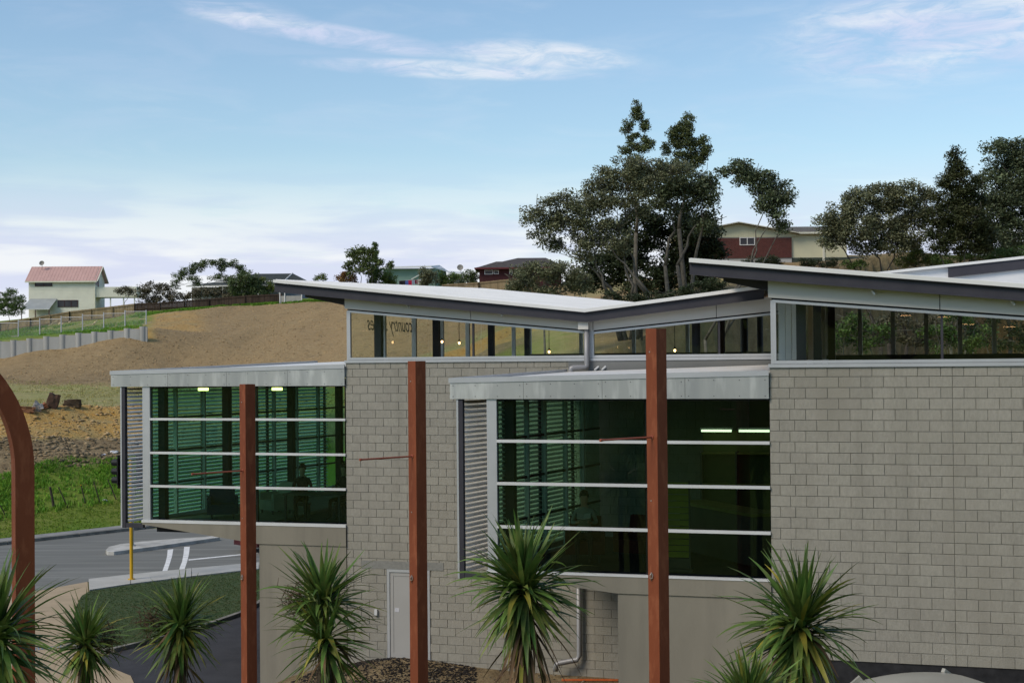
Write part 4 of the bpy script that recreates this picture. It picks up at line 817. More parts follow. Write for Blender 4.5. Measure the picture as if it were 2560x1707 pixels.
def cabbage(label, x, y, d, L_, n, dead=0, yellow=.06, low=-50, lean=0.0, heads=((0,0,0,1.0),), trunk=.07, skirt=0, skL=.7, seed=0):
    rr = random.Random(seed*17+5); c = at(x, y, d); zb = float(gh(c.x, c.y))-.05; hz = c.z-zb
    t = thing('cabbage_tree', label, 'tree', (c.x, c.y, zb), 0); lx, ly = rr.gauss(0,.10), rr.gauss(0,.10)
    pts = [(0,0,0)]; k = 9
    for i in range(1, k+1): pts.append((lean*(i/k)**2*0+math.sin(i*1.3+seed)*.02, math.cos(i*.9+seed)*.02, hz*i/k))
    MB().tube(pts, [trunk*(1.5-.55*min(1, i/3)) for i in range(k)]+[trunk*.7], 12).build('trunk', barkm, t, smooth=True)
    for hx, hy, hz2, sc_ in heads:
        for i in range(int(n*sc_)):
            u = rr.random(); el = 88-(88-low)*u**.92+rr.uniform(-6, 6)
            ei = min(range(12), key=lambda q: abs(ELS[q]-el)); b = rr.randrange(3)
            kind = 'y' if rr.random() < yellow*(1.6 if el < 10 else .35) else ('d' if el < -35 and rr.random() < .25 else 'g')
            o = link('leaf', LV[kind, ei, b], t, (hx+rr.gauss(0,.012), hy+rr.gauss(0,.012), hz+hz2+rr.uniform(-.14,.03)*(1 if el > 0 else 1.6)))
            s_ = L_*sc_*rr.uniform(.6, 1.1)*(1.0 if el > 15 else .92); o.rotation_euler = (Matrix.Rotation(lx, 3, 'X')@Matrix.Rotation(ly, 3, 'Y')@Euler((rr.gauss(0,.09), R_(ELS[ei]-el), rr.uniform(0, 6.283))).to_matrix()).to_euler(); o.scale = (s_, L_*rr.uniform(.85, 1.35), s_)
    for i in range(skirt):
        b = rr.randrange(3); o = link('dead_leaf', LV['d' if rr.random() < .85 else 'y', rr.choice((10, 11, 11, 9)), b], t, (rr.gauss(0,.03), rr.gauss(0,.03), hz-rr.uniform(.1, .75)))
        o.rotation_euler = (rr.gauss(0,.05), 0, rr.uniform(0, 6.283)); s_ = skL*rr.uniform(.6, 1.1); o.scale = (s_, s_*.8, s_)
    if dead:                                  # dry flower panicle tangled at one side
        q = MB(); base = Vector((dead, -.02, hz+.02)); 
        for i in range(160):
            a = Vector((rr.gauss(0,.09), rr.gauss(0,.09), rr.gauss(0,.10))); e = a+Vector((rr.gauss(0,.08), rr.gauss(0,.08), rr.gauss(0,.08)))
            q.tube([base+a, base+(a+e)/2+Vector((0,0,.01)), base+e], [.005,.004,.002], 4, False)
        q.build('seed_head', mat('dry_panicle', (.11,.07,.04), (.06,.04,.025), 9, .9), t, kind='stuff')
    return t
cabbage('tall green cabbage tree with a thick brown skirt before the louvre screen', 1203, 1345, 15.5, .88, 290, yellow=.07, low=-58, trunk=.085, skirt=95, skL=.9, seed=1)
cabbage('broad cabbage tree with yellowing leaf tips before the right block wall', 1838, 1432, 14.2, .88, 290, yellow=.16, low=-62, trunk=.07, skirt=24, skL=.7, seed=2)
cabbage('two tiered cabbage tree with a dry seed head before the concrete support wall', 742, 1382, 18.6, .88, 190, dead=-.34, yellow=.05, low=-20, trunk=.07, heads=((0,0,0,1.0),), skirt=14, seed=3)
cabbage('lower drooping cabbage tree crown under the two tiered one', 752, 1462, 18.2, .86, 130, yellow=.12, low=-80, trunk=.07, skirt=26, seed=9)
cabbage('bushy cabbage tree with a dry seed head beside the far post', 412, 1432, 19.0, .78, 290, dead=-.38, yellow=.10, low=-86, trunk=.075, skirt=70, seed=4)
cabbage('small cabbage tree with a brown seed head at the lawn corner', 196, 1470, 20.5, .78, 260, dead=.33, yellow=.10, low=-86, trunk=.06, skirt=40, seed=5)
cabbage('large cabbage tree in front of the arched post', -14, 1455, 13.2, .88, 260, yellow=.06, low=-50, trunk=.08, seed=6)
cabbage('low cabbage tree with upright tips below the broad one', 1722, 1622, 13.0, .62, 260, yellow=.15, low=0, trunk=.07, seed=7)

# ================================================================== street furniture and cars
def hit(x, y, d0=30, d1=240, step=.25):
    r = ray(x, y); d = d0
    while d < d1:
        if r.z/r.y*d+H <= gh(r.x/r.y*d, d): return Vector((r.x/r.y*d, d, float(gh(r.x/r.y*d, d))))
        d += step
    return at(x, y, d1)
yel = mat('yellow_paint', (.60,.36,.02), (.52,.31,.02), 2, .45); blk = mat('black_plastic', (.012,.012,.013), None, 2, .4)
b0 = atz(302, 1330, .11); ts = thing('traffic_signal', 'yellow signal pole with black lamp heads beside the louvre screen', 'traffic light', b0)
MB().cyl((0,0,0),(0,0,4.45),.062,14).build('pole', yel, ts, smooth=False); MB().cyl((0,0,0),(0,0,.03),.13,14).build('base_flange', yel, ts)
def sig_head(parent, o, face, m):
    h_ = MB().obox(Vector(o), face, Vector((-face[1], face[0], 0)), (0,0,1), .16, .30, .98).build('signal_head', m, parent)
    MB().obox(Vector(o)+Vector(face)*-.02, face, Vector((-face[1], face[0], 0)), (0,0,1), .02, .5, 1.2).build('backing_board', m, h_)
    for k_, (c_, nm) in enumerate((((.25,.02,.015), 'red'), ((.25,.14,.01), 'amber'), ((.01,.16,.08), 'green'))):
        z = .32-.32*k_; a = Vector(o)+Vector((0,0,z))+Vector(face)*.081
        MB().tube([a, a+Vector(face)*.26], [.125,.115], 14, False).build('visor', m, h_); MB().cyl(a, a+Vector(face)*.012, .10, 14).build(nm+'_lens', mat(nm+'_lens', c_, None, 3, .3), h_)
sig_head(ts, (-.36,-.02,3.95), Vector((-.95,.3,0)).normalized(), blk); sig_head(ts, (.32,.06,3.95), Vector((.75,.66,0)).normalized(), blk)
MB().box(-.36,.32,-.02,.02,4.36,4.41).box(-.36,.32,-.02,.02,3.50,3.55).build('bracket', blk, ts)
b1 = atz(305, 1253, .15); gp = thing('signal_pole', 'slim grey pole standing on the white traffic island', 'pole', b1)
MB().cyl((0,0,0),(0,0,3.3),.05,12).build('pole', gal, gp); MB().cyl((0,0,0),(0,0,.05),.12,12).build('base_flange', gal, gp); MB().cyl((0,0,3.3),(0,0,3.34),.06,12).build('cap', gal, gp)
tyre = mat('tyre', (.012,.012,.013), None, 4, .9); carg = glass('car_glass', (.10,.12,.12)); lampm = mat('lamp_lens', (.6,.6,.6), None, 2, .15); redl = mat('tail_lens', (.3,.01,.01), None, 2, .2)
def car(label, loc, rz, paintm):
    t = thing('parked_car', label, 'car', loc, rz)
    bm_ = bmesh.new(); L0 = [(-2.1,.35),(-2.12,.62),(-1.95,.78),(-.95,.92),(.95,.96),(1.9,.92),(2.1,.75),(2.12,.4),(1.9,.24),(-1.9,.24)]
    for sgn, w in ((-1,.84),(1,.84)):
        pass
    secs = []
    for y, k_ in ((-.84,.93),(-.80,1),(.80,1),(.84,.93)):
        secs.append([bm_.verts.new((x*(1 if abs(y) < .82 else .985), y, .55+(z-.55)*k_)) for x, z in L0])
    n = len(L0)
    for a, b in zip(secs[:-1], secs[1:]):
        for i in range(n): bm_.faces.new((a[i], a[(i+1)%n], b[(i+1)%n], b[i]))
    bm_.faces.new(secs[0]); bm_.faces.new(list(reversed(secs[-1]))); bmesh.ops.recalc_face_normals(bm_, faces=bm_.faces)
    me = bpy.data.meshes.new('body'); bm_.to_mesh(me); bm_.free(); me.materials.append(paintm); link('body', me, t)
    # cabin: glass house with pillars and a crowned roof
    lo = [(-1.05,.93),(1.55,.95)]; hi = [(-.35,1.36),(1.05,1.38)]
    def cp_(x, z, sy, w0=.76, w1=.60): f = (z-.93)/.45; return Vector((x, sy*(w0+(w1-w0)*f), z))
    for sy in (-1, 1):
        MB().quad(cp_(-1.0,.93,sy),cp_(.25,.94,sy),cp_(.25,1.36,sy),cp_(-.36,1.35,sy)).build('side_window', carg, t); MB().quad(cp_(.31,.94,sy),cp_(1.42,.95,sy),cp_(.98,1.36,sy),cp_(.31,1.36,sy)).build('side_window', carg, t)
        MB().bar(cp_(-1.05,.92,sy),cp_(-.35,1.38,sy),.06,.06).build('pillar', paintm, t); MB().bar(cp_(1.55,.94,sy),cp_(1.05,1.38,sy),.06,.10).build('pillar', paintm, t); MB().bar(cp_(.28,.93,sy),cp_(.28,1.38,sy),.05,.06).build('pillar', paintm, t)
        MB().bar((-1.0,sy*.86,.98),(-.9,sy*.88,.98),.12,.10).build('mirror', blk, t)
        MB().box(-2.13,-2.0,sy*.62-.16,sy*.62+.16,.58,.70).build('headlight', lampm, t); MB().box(2.02,2.13,sy*.64-.14,sy*.64+.14,.62,.80).build('tail_light', redl, t)
        for x in (-1.32, 1.32):
            MB().lathe([(.2,-.09),(.30,-.09),(.315,-.06),(.315,.06),(.30,.09),(.2,.09)], (0,0,0), 20).build('wheel', tyre, t).matrix_local = Matrix.Translation((x, sy*.76, .315))@Matrix.Rotation(math.pi/2, 4, 'X')
            MB().lathe([(.05,-.1),(.19,-.085),(.2,0),(.19,.085),(.05,.1)], (0,0,0), 16).build('rim', gal, t).matrix_local = Matrix.Translation((x, sy*.76, .315))@Matrix.Rotation(math.pi/2, 4, 'X')
    MB().quad(cp_(-1.02,.93,-1),cp_(-1.02,.93,1),cp_(-.38,1.35,1),cp_(-.38,1.35,-1)).build('windscreen', carg, t); MB().quad(cp_(1.52,.95,1),cp_(1.52,.95,-1),cp_(1.08,1.35,-1),cp_(1.08,1.35,1)).build('rear_window', carg, t)
    rf = MB(); nx_, ny_ = 8, 7; i0 = 0
    for i in range(nx_+1):
        for j in range(ny_+1):
            x = -.42+1.54*i/nx_; y = -.63+1.26*j/ny_; rf.v.append((x, y, 1.37+.07*math.sin(math.pi*i/nx_)**.7*1.0-.05*(abs(y)/.63)**3))
    for i in range(nx_):
        for j in range(ny_): q = i*(ny_+1)+j; rf.f.append((q, q+ny_+1, q+ny_+2, q+1))
    rf.build('roof', paintm, t, smooth=True); MB().box(-2.16,-2.08,-.78,.78,.30,.50).build('bumper', paintm, t); MB().box(2.08,2.16,-.78,.78,.32,.54).build('bumper', paintm, t)
car('dark red car waiting on the road behind the far support wall', atz(586, 1262)+Vector((1.2,.6,0)), math.atan2(.754,.657), mat('dark_red_paint', (.06,.008,.012), None, 1, .25, coat=.6))
pcar = at(2180, 1553, 20.2); car('pale beige car parked below the right block wall', (pcar.x, pcar.y, pcar.z-1.44), R_(200), mat('pale_car_paint', (.34,.33,.28), None, 1, .3, coat=.5))
mh = at(1290, 1556, 32.0); mz = float(gh(mh.x, mh.y)); mt = thing('manhole', 'round concrete manhole cover in the mulch below the near bay', 'manhole', (mh.x, mh.y, mz-.02)); cm = mat('mossy_concrete', (.15,.13,.08), (.10,.09,.06), 6, .95, .4, 30)
MB().lathe([(.42,0),(.42,.12),(.36,.13)], (0,0,0), 24).build('ring', cm, mt); MB().lathe([(.34,.10),(.34,.14),(.30,.15)], (0,0,0), 24).build('cover', cm, mt)
# orange safety mesh lying along the bed
om = MB()
pa, pb = hit(1290, 1570, 25, 40), hit(1425, 1569, 25, 40)
for k_ in range(2):
    pts = [pa.lerp(pb, i/24)+Vector((0, 0, .03+k_*.05+.025*math.sin(i*1.7+k_))) for i in range(25)]
    for i in range(24): pts[i].z = float(gh(pts[i].x, pts[i].y))+.02+k_*.022
    om.tube(pts[:-1], .007, 4)
for i in range(40):
    p = pa.lerp(pb, i/40); z = float(gh(p.x, p.y)); om.bar((p.x,p.y,z+.01),(p.x+.02,p.y,z+.07),.006,.006)
orange = mat('orange_plastic', (.75,.14,.02), None, 2, .6)
mesh_root = om.build('safety_mesh', orange, None, label='orange plastic safety mesh slumped along the mulch bed', cat='safety mesh')
clods('mulch_chips', scatter(9000, -5.8, -.9, 30.5, 36, lambda x, y: ((x+3.0)**2/5.5+(y-33.6)**2/4.0 < 1.0)*1.0), .022, mat('dark_mulch', (.02,.017,.015), (.011,.009,.008), 5, .95, rnd=.5), label='dark bark mulch mounded in front of the grey door', cat='mulch', kind='stuff')
clods('bed_gravel', scatter(1800, -4.5, 7, 28.5, 35, lambda x, y: 1.0), .028, mat('bed_stone', (.16,.14,.10), (.07,.06,.045), 6, .9, rnd=.6), label='bark and stone chips on the bed along the block wall', cat='gravel', kind='stuff')

# ================================================================== bank posts, rubble, planks
oldw = mat('weathered_wood', (.085,.07,.05), (.045,.036,.027), 8, .95, .6, 30); neww = mat('fresh_timber', (.58,.47,.28), (.48,.38,.21), 4, .8)
for xt, yt, xb, yb, r, lb in ((114.7,1118,124,1169.5,.11,'thick leaning grey fence post at the foot of the weedy bank'),(133.7,1118,155.6,1165.6,.05,'thin strongly tilted fence post just beyond the thick one'),(185.4,1111.5,196,1159,.05,'thin fence post with a yellow tag on its top'),
        (215,1105,229.4,1156,.05,'thin tilted fence post next to the white litter'),(247,1099.6,266,1148.4,.05,'thin tilted fence post nearest the louvre screen'),(0,1160,12,1184,.05,'thin slanting fence post before the arched post'),(25,1132,28,1147,.05,'short fence post half hidden by the arched post')):
    p = hit(xb, yb, 60, 100); tp_ = at(xt, yt, p.y-.2)
    t = thing('fence_post', lb, 'post', p, 0, 'old fence posts along the bank'); e = tp_-p
    MB().tube([e*-.15, e*.5+Vector((.01,0,0)), e], [r*.62, r*.58, r*.5], 8).build('shaft', oldw, t)
    if 'yellow' in lb: MB().tube([e*.93, e*.99], r*.62, 8).build('tag', yel, t)
litm = mat('white_litter', (.7,.7,.72), None, 6, .6)
for x, y, s_, lb in ((262,1042,.24,'crumpled white plastic sheet on the dirt bank'),(236,1046,.16,'torn white plastic scrap beside the crumpled sheet'),(238,1150,.17,'white plastic bag caught at the foot of the fence posts')):
    p = hit(x, y, 60, 110); bm_ = bmesh.new(); bmesh.ops.create_icosphere(bm_, subdivisions=2, radius=s_)
    for v_ in bm_.verts: v_.co = Vector((v_.co.x*1.2, v_.co.y, v_.co.z*.35))*random.uniform(.6,1.3)
    me = bpy.data.meshes.new('litter'); bm_.to_mesh(me); bm_.free(); me.materials.append(litm); link('litter', me, None, p+Vector((0,0,s_*.2)), label=lb, cat='litter')
def lump(name, x, y, sx, sy, sz, m, lb, cat, rot=(0,0,0), rough=.25):
    p = hit(x, y, 60, 110); bm_ = bmesh.new(); bmesh.ops.create_cube(bm_, size=1); bmesh.ops.subdivide_edges(bm_, edges=bm_.edges, cuts=3, use_grid_fill=True)
    for v_ in bm_.verts:
        q = v_.co.copy(); v_.co = Vector((q.x*sx, q.y*sy, q.z*sz))*(1+random.uniform(-rough, rough))
    me = bpy.data.meshes.new(name); bm_.to_mesh(me); bm_.free(); me.materials.append(m); o = link(name, me, None, p+Vector((0,0,sz*.35)), label=lb, cat=cat); o.rotation_euler = rot
lump('log', 60, 946, .9, .5, .35, mat('red_log', (.26,.12,.06), (.16,.08,.04), 4, .9), 'reddish sawn log lying on the clay heap', 'log', (0,.1,.2), .2)
lump('broken_block', 86, 944, .55, .5, .5, mat('pale_rubble', (.38,.36,.33), (.2,.18,.16), 5, .9), 'pale broken concrete block on the clay heap', 'rubble', (.4,.5,.3))
lump('broken_brick', 96, 942, .6, .35, .3, mat('orange_brick', (.36,.13,.05), (.2,.08,.05), 6, .9), 'orange broken masonry leaning on the pale block', 'rubble', (.2,-.6,.4))
lump('tree_stump', 121, 938, .65, .6, 1.0, mat('stump', (.11,.06,.04), (.05,.035,.025), 5, .95), 'dark torn tree stump with a reddish top on the clay heap', 'stump', (0,.3,.3), .2)
lump('sleeper', 166, 934, 1.0, .4, .5, mat('charred_timber', (.045,.035,.025), (.09,.06,.035), 5, .95), 'dark square timber block beside the stump', 'timber', (0,0,.15), .2)
ZX, ZY, ZS = 0.0, 551.3, .1641
for k_, (xa, ya, xb, yb, lb) in enumerate(((670,1215,805,1135,'long fresh timber offcut propped on the left pile'),(745,1190,845,1170,'fresh timber offcut lying across the left pile'),(820,1200,842,1168,'short fresh offcut standing by the left pile'),(850,1215,885,1175,'short fresh offcut touching the fourth fence pipe'),(960,1170,985,1150,'single small fresh offcut in the grass between the piles'),
        (1100,1190,1290,1195,'lowest long offcut of the right pile'),(1135,1162,1255,1180,'upper offcut crossing the right pile'),(1170,1225,1280,1188,'slanting offcut at the front of the right pile'),(1285,1205,1360,1145,'offcut propped up at the end of the right pile'),(1310,1200,1332,1158,'short offcut standing in the right pile'),
        (1535,1185,1665,1196,'flat offcut lying alone beyond the right pile'),(1945,1121,2180,1117,'long plank lying level past the last fence pipe'),(2005,1205,2130,1160,'plank lying on the end of the retaining wall'),(2200,1105,2310,1068,'plank lying on the bare clay at the slope edge'),(575,1252,720,1249,'thin plank lying along the top of the retaining wall'),(160,1362,265,1356,'short plank lying at the retaining wall near the road'))):
    A0 = hit(xa*ZS, ZY+ya*ZS, 120, 190); d_ = A0.y; a, b = at(xa*ZS, ZY+ya*ZS, d_), at(xb*ZS, ZY+yb*ZS, d_+.4)
    q = MB().bar(Vector((0,0,0)), b-a, .14, .10); q.build('plank', neww, None, loc=a+Vector((0,0,.12)), label=lb, cat='plank', group='fresh timber offcuts in the grass')

# ================================================================== retaining wall, fences
rw = at(150, 800, 134.2); rt = thing('retaining_wall', 'grey concrete retaining wall with rounded piles below the pipe fence', 'wall', (rw.x, rw.y, float(gh(rw.x, rw.y-1))))
rcm = mat('retaining_concrete', (.40,.405,.385), (.27,.275,.26), .7, .9, .2, 10, contrast=(.3,.7), stretch=(1,1,.3))
def zx(x): return x*ZS
xsz = [-530,-305,-80,145,370,605,830,1055,1280,1505,1735,1955,2060]
for i in range(len(xsz)-1):
    xa, xb = xsz[i], xsz[i+1]; ztop = ZY+ZS*(1420-(xa+40)*.1+ (0)); ztop = ZY+ZS*np.interp(xa, [-530,145,605,1055,1505,1955], [1440,1405,1352,1303,1268,1212])
    zbot = ZY+ZS*np.interp(xa, [-530,0,860,1290,2060], [1760,1760,1568,1450,1250])
    a, b = at(zx(xa), ztop, 134.2), at(zx(xb), ztop, 134.2); lo_ = at(zx(xa), zbot, 134.2).z-1.2; c0 = rt.location; r_ = .33
    MB().tube([(a.x+.27-c0.x, .2, lo_-c0.z), (a.x+.27-c0.x, .2, a.z+.03-c0.z)], r_, 14).build('pile', rcm, rt, smooth=False)
    MB().box(a.x+.53-c0.x, b.x-c0.x, .0, .16, lo_-c0.z, a.z-.03-c0.z).build('panel', rcm, rt)
pf = [(-340,1165,1395),(-40,1140,1366),(257,1115,1340),(557,1090,1310),(857,1062,1280),(1155,1035,1252),(1452,1010,1218),(1750,982,1190),(2046,980,1170)]
fp = at(150, 770, 136.5); pt = thing('pipe_fence', 'galvanised pipe and wire fence stepping up along the retaining wall', 'fence', (fp.x, fp.y, float(gh(fp.x, fp.y))))
gpm = mat('fence_pipe', (.50,.52,.53), (.44,.46,.47), 2, .5, metal=.3)
wm = mat('fence_wire', (.50,.52,.52), None, 2, .5, metal=.3)
for i, (x, yt, yb) in enumerate(pf):
    a, b = at(zx(x), ZY+yt*ZS, 136.5)-pt.location, at(zx(x), ZY+yb*ZS+1.5, 136.5)-pt.location
    MB().cyl(b, a, .055, 8).build('post', gpm, pt)
    if i < len(pf)-1:
        x2, yt2, yb2 = pf[i+1]; zr_ = at(zx(x2), ZY+(yt2+44)*ZS, 136.5).z-pt.location.z if i < len(pf)-2 else at(zx(x2), ZY+(yt2+18)*ZS, 136.5).z-pt.location.z
        c = at(zx(x2), ZY+yb2*ZS, 136.5)-pt.location
        MB().cyl((a.x, 0, zr_), (c.x, 0, zr_), .03, 6).build('rail', gpm, pt)
        wq_ = MB(); W_, Hh = c.x-a.x, zr_-b.z-.05; sp_ = .11
        for k_ in range(int((W_+Hh)/sp_)):
            s0 = k_*sp_
            x0, z0 = (s0, 0) if s0 < W_ else (W_, s0-W_); x1, z1 = (s0-Hh, Hh) if s0 > Hh else (0, s0)
            for mir in (0, 1):
                A1, B1 = (x0 if not mir else W_-x0, z0), (x1 if not mir else W_-x1, z1)
                wq_.bar((a.x+A1[0], .01*mir, b.z+.05+A1[1]), (a.x+B1[0], .01*mir, b.z+.05+B1[1]), .005, .005, (0,1,0))
        wq_.build('wire_mesh', wm, pt, kind='stuff')
def paling_fence(name, label, pts, m, pm_, bw=.145, ph=2.4, ribs=2, rail_front=True, parts=False):
    # pts: (x, ytop, ybottom, depth) along the fence
    P0 = at(pts[0][0], pts[0][2], pts[0][3]); t = thing(name, label, 'fence', P0); bd = MB(); rl = MB(); acc = 0
    for (x0, t0, b0_, d0), (x1, t1, b1_, d1) in zip(pts[:-1], pts[1:]):
        a, b = at(x0, t0, d0)-P0, at(x1, t1, d1)-P0; la, lb_ = at(x0, b0_, d0)-P0, at(x1, b1_, d1)-P0
        L_ = (Vector((b.x,b.y))-Vector((a.x,a.y))).length; n = max(1, int(L_/(bw+.008))); dv = Vector((b.x-a.x, b.y-a.y, 0)).normalized(); nv = Vector((dv.y,-dv.x,0))
        for i in range(n):
            f = (i+.5)/n; p = a.lerp(b, f); q = la.lerp(lb_, f); q.z -= .25; hh = p.z-q.z+random.uniform(-.015,.015)
            bd.obox(Vector((p.x,p.y,q.z+hh/2))+nv*random.uniform(-.006,.006), dv, nv, (0,0,1), bw, .022, hh)
        for k_ in range(ribs):
            f = .12+.76*k_/max(1, ribs-1); rl.bar(la.lerp(a, 1-f)+nv*.05, lb_.lerp(b, 1-f)+nv*.05, .05, .09)
        k_ = int(L_/ph)
        for i in range(k_+1):
            f = i/max(1, k_); p = a.lerp(b, f); q = la.lerp(lb_, f)
            MB().box(-.05,.05,-.05,.05,q.z-.3,p.z-.02).build('post', pm_, t, loc=(p.x+nv.x*.1, p.y+nv.y*.1, 0))
    bd.build('palings', m, t, kind='stuff'); rl.build('rails', pm_, t); return t
pal = mat('tan_paling', (.30,.23,.13), (.24,.18,.10), 1.5, .9, rnd=.18); palp = mat('tan_post', (.26,.20,.115), (.20,.15,.085), 2, .9)
paling_fence('paling_fence', 'tan timber paling fence sloping past the pink roofed house', [(-60,748.5,772,184.5),(0,740,762,184.5),(70,730.5,750,184.5),(160,715,740,184.5),(308,697.3,727,184.5)], pal, palp)
brp = mat('brown_paling', (.062,.042,.03), (.04,.028,.02), 1.5, .95, rnd=.35)
paling_fence('paling_fence', 'dark brown paling fence along the top of the mulched slope', [(309,697,712,178.5),(367,695,708,178.3),(480,686,706,178),(563,678.5,704,177.5),(648,674.5,697,177)], brp, brp)
paling_fence('paling_fence', 'tan timber paling fence below the maroon house', [(1016,653.5,672,158),(1100,648,672,158),(1170,641,668,158),(1230,639,668,158)], pal, palp)
# ================================================================== houses on the hill
wcream = mat('cream_weatherboard', (.68,.67,.56), (.62,.61,.51), .8, .7); pinkr = mat('pink_roof', (.52,.33,.29), (.46,.29,.255), .8, .6); trimc = mat('cream_trim', (.70,.69,.56), None, 1, .6)
mfr = mat('maroon_frame', (.07,.02,.022), None, 1, .6); dglass = mat('dark_pane', (.03,.03,.035), (.05,.05,.055), 1, .08); wtrim = mat('white_trim', (.66,.66,.64), (.6,.6,.58), 1, .6)
def boards(mb, x0, x1, y, z0, z1, step=.2, out=-1):     # lapped boards on a wall facing -y
    z = z0
    while z < z1-.02:
        t = min(z+step, z1); mb.hexa([(x0,y+out*.03,z),(x1,y+out*.03,z),(x1,y,z),(x0,y,z),(x0,y+out*.008,t),(x1,y+out*.008,t),(x1,y,t),(x0,y,t)]); z += step
def window(parent, x0, x1, z0, z1, y, fm, n=2, axis='y', dep=.06):
    f = MB(); w_ = .06
    def bx(a, b, c, d, e0=-dep, e1=.02):
        return (f.box(a, b, y+e0, y+e1, c, d) if axis == 'y' else f.box(y-e1, y-e0, a, b, c, d))
    bx(x0, x1, z0, z0+w_); bx(x0, x1, z1-w_, z1); bx(x0, x0+w_, z0+w_, z1-w_); bx(x1-w_, x1, z0+w_, z1-w_)
    for k in range(1, n): q = x0+(x1-x0)*k/n; bx(q-.03, q+.03, z0+w_, z1-w_)
    o = f.build('window', fm, parent)
    for k in range(n):
        a, b = x0+(x1-x0)*k/n+.03, x0+(x1-x0)*(k+1)/n-.03; g = MB()
        if axis == 'y': g.box(a, b, y-.02, y-.008, z0+w_, z1-w_)
        else: g.box(y+.008, y+.02, a, b, z0+w_, z1-w_)
        g.build('pane', dglass, o)
    return o
def gable_roof(parent, x0, x1, y0, y1, ze, zr, m, ov=.35, ridge='x', th=.10, fas=None, ribs=0):
    r = MB()
    if ridge == 'x':
        ym = (y0+y1)/2; s = (zr-ze)/(ym-y0)
        for a, b in ((y0-ov, ym), (y1+ov, ym)):
            za = zr-s*abs(ym-a); r.hexa([(x0-ov,a,za-th),(x1+ov,a,za-th),(x1+ov,b,zr-th),(x0-ov,b,zr-th),(x0-ov,a,za),(x1+ov,a,za),(x1+ov,b,zr),(x0-ov,b,zr)])
    else:
        xm = (x0+x1)/2; s = (zr-ze)/(xm-x0)
        for a, b in ((x0-ov, xm), (x1+ov, xm)):
            za = zr-s*abs(xm-a); r.hexa([(a,y0-ov,za-th),(b,y0-ov,zr-th),(b,y1+ov,zr-th),(a,y1+ov,za-th),(a,y0-ov,za),(b,y0-ov,zr),(b,y1+ov,zr),(a,y1+ov,za)])
    return r.build('roof', m, parent)
def dish(parent, p, r=.35, m=None):
    m = m or mat('dish_grey', (.22,.21,.19), None, 1, .6); b = Matrix.Rotation(R_(70), 4, 'X')@Matrix.Rotation(R_(20), 4, 'Z')
    o = MB().lathe([(.02,.0),(r*.5,.03),(r*.85,.09),(r,.14),(r*.98,.15),(r*.8,.10),(r*.4,.04),(.02,.02)], (0,0,0), 20).build('satellite_dish', m, parent, smooth=True); o.matrix_local = Matrix.Translation(p)@b
    MB().cyl((p[0],p[1]+.05,p[2]),(p[0],p[1]+.05,p[2]-r*2.6),.03,8).build('dish_mast', m, parent)
# --- pink roofed house
d = 200.0; o0 = at(66.5, 718, d); k = d/3267.0
A = thing('weatherboard_house', 'cream weatherboard house with a pink roof and satellite dish', 'house', (o0.x, o0.y, o0.z-1.0), R_(2))
def X(x): return (x-66.5)*k
def Z(y): return (718-y)*k+1.0
W_, D_ = X(216), 5.6; ze, zr_ = Z(641.5), Z(609.5)
wl = MB().box(0, W_, 0, D_, 0, ze).prism([(0,0)]*0 or [(0,ze)]*0 or [(0,0),(1e-3,0),(0,1e-3)], 0, .001) if False else MB().box(0, W_, 0, D_, 0, ze)
wl.hexa([(0,0,ze),(W_,0,ze),(W_,D_,ze),(0,D_,ze),(0,D_/2-.01,zr_-.12),(W_,D_/2-.01,zr_-.12),(W_,D_/2+.01,zr_-.12),(0,D_/2+.01,zr_-.12)])
wall = wl.build('wall', wcream, A); bb = MB(); boards(bb, -.02, W_+.02, 0, 0, ze); bb.build('weatherboards', wcream, wall, kind='stuff')
gb = MB(); z = 0
while z < zr_-.3:
    hw = D_/2 if z < ze else D_/2*(zr_-z)/(zr_-ze)-.05
    if hw > .1: gb.hexa([(W_,D_/2-hw,z),(W_+.03,D_/2-hw,z),(W_+.03,D_/2+hw,z),(W_,D_/2+hw,z),(W_,D_/2-hw,z+.2),(W_+.008,D_/2-hw,z+.2),(W_+.008,D_/2+hw,z+.2),(W_,D_/2+hw,z+.2)])
    z += .2
gb.build('gable_boards', mat('pale_gable', (.72,.73,.64), None, 1, .7), wall, kind='stuff')
rf = gable_roof(A, 0, W_, 0, D_, ze, zr_, pinkr, .42)
sl_ = (zr_-ze)/(D_/2); MB().bar((-.42,-.45,ze-sl_*.42-.10),(W_+.42,-.45,ze-sl_*.42-.10),.05,.2).build('gutter', trimc, rf)
for sy in (-1, 1): MB().bar((W_+.44, D_/2, zr_-.06), (W_+.44, D_/2+sy*(D_/2+.42), ze-sl_*.42-.06), .05, .22, (1,0,0)).build('bargeboard', trimc, rf)
rbm = MB()
for i in range(22): x = -.3+(W_+.6)*i/21; rbm.bar((x, -.40, ze-sl_*.40+.015), (x, D_/2, zr_+.015), .03, .02)
rbm.build('roof_ribs', pinkr, rf, kind='stuff')
window(A, X(80.5), X(120), Z(658), Z(643.5), -.03, mfr, 2); window(A, X(132), X(178.5), Z(706), Z(690), -.03, mfr, 3); window(A, .3, 1.1, Z(655), Z(639), W_+.03, mfr, 1, 'x'); window(A, 1.6, 2.2, Z(659), Z(639), W_+.03, mfr, 1, 'x')
MB().hexa([(X(58),-1.9,Z(711)),(X(122),-1.9,Z(711)),(X(131),0,Z(687)),(X(70),0,Z(687)),(X(58),-1.9,Z(711)+.05),(X(122),-1.9,Z(711)+.05),(X(131),0,Z(687)+.05),(X(70),0,Z(687)+.05)]).build('lean_to_roof', mat('grey_translucent', (.32,.34,.34), (.26,.28,.28), 1, .5), A)
MB().bar((X(58),-1.92,Z(711)-.04),(X(122),-1.92,Z(711)-.04),.08,.10).build('lean_to_gutter', wtrim, A)
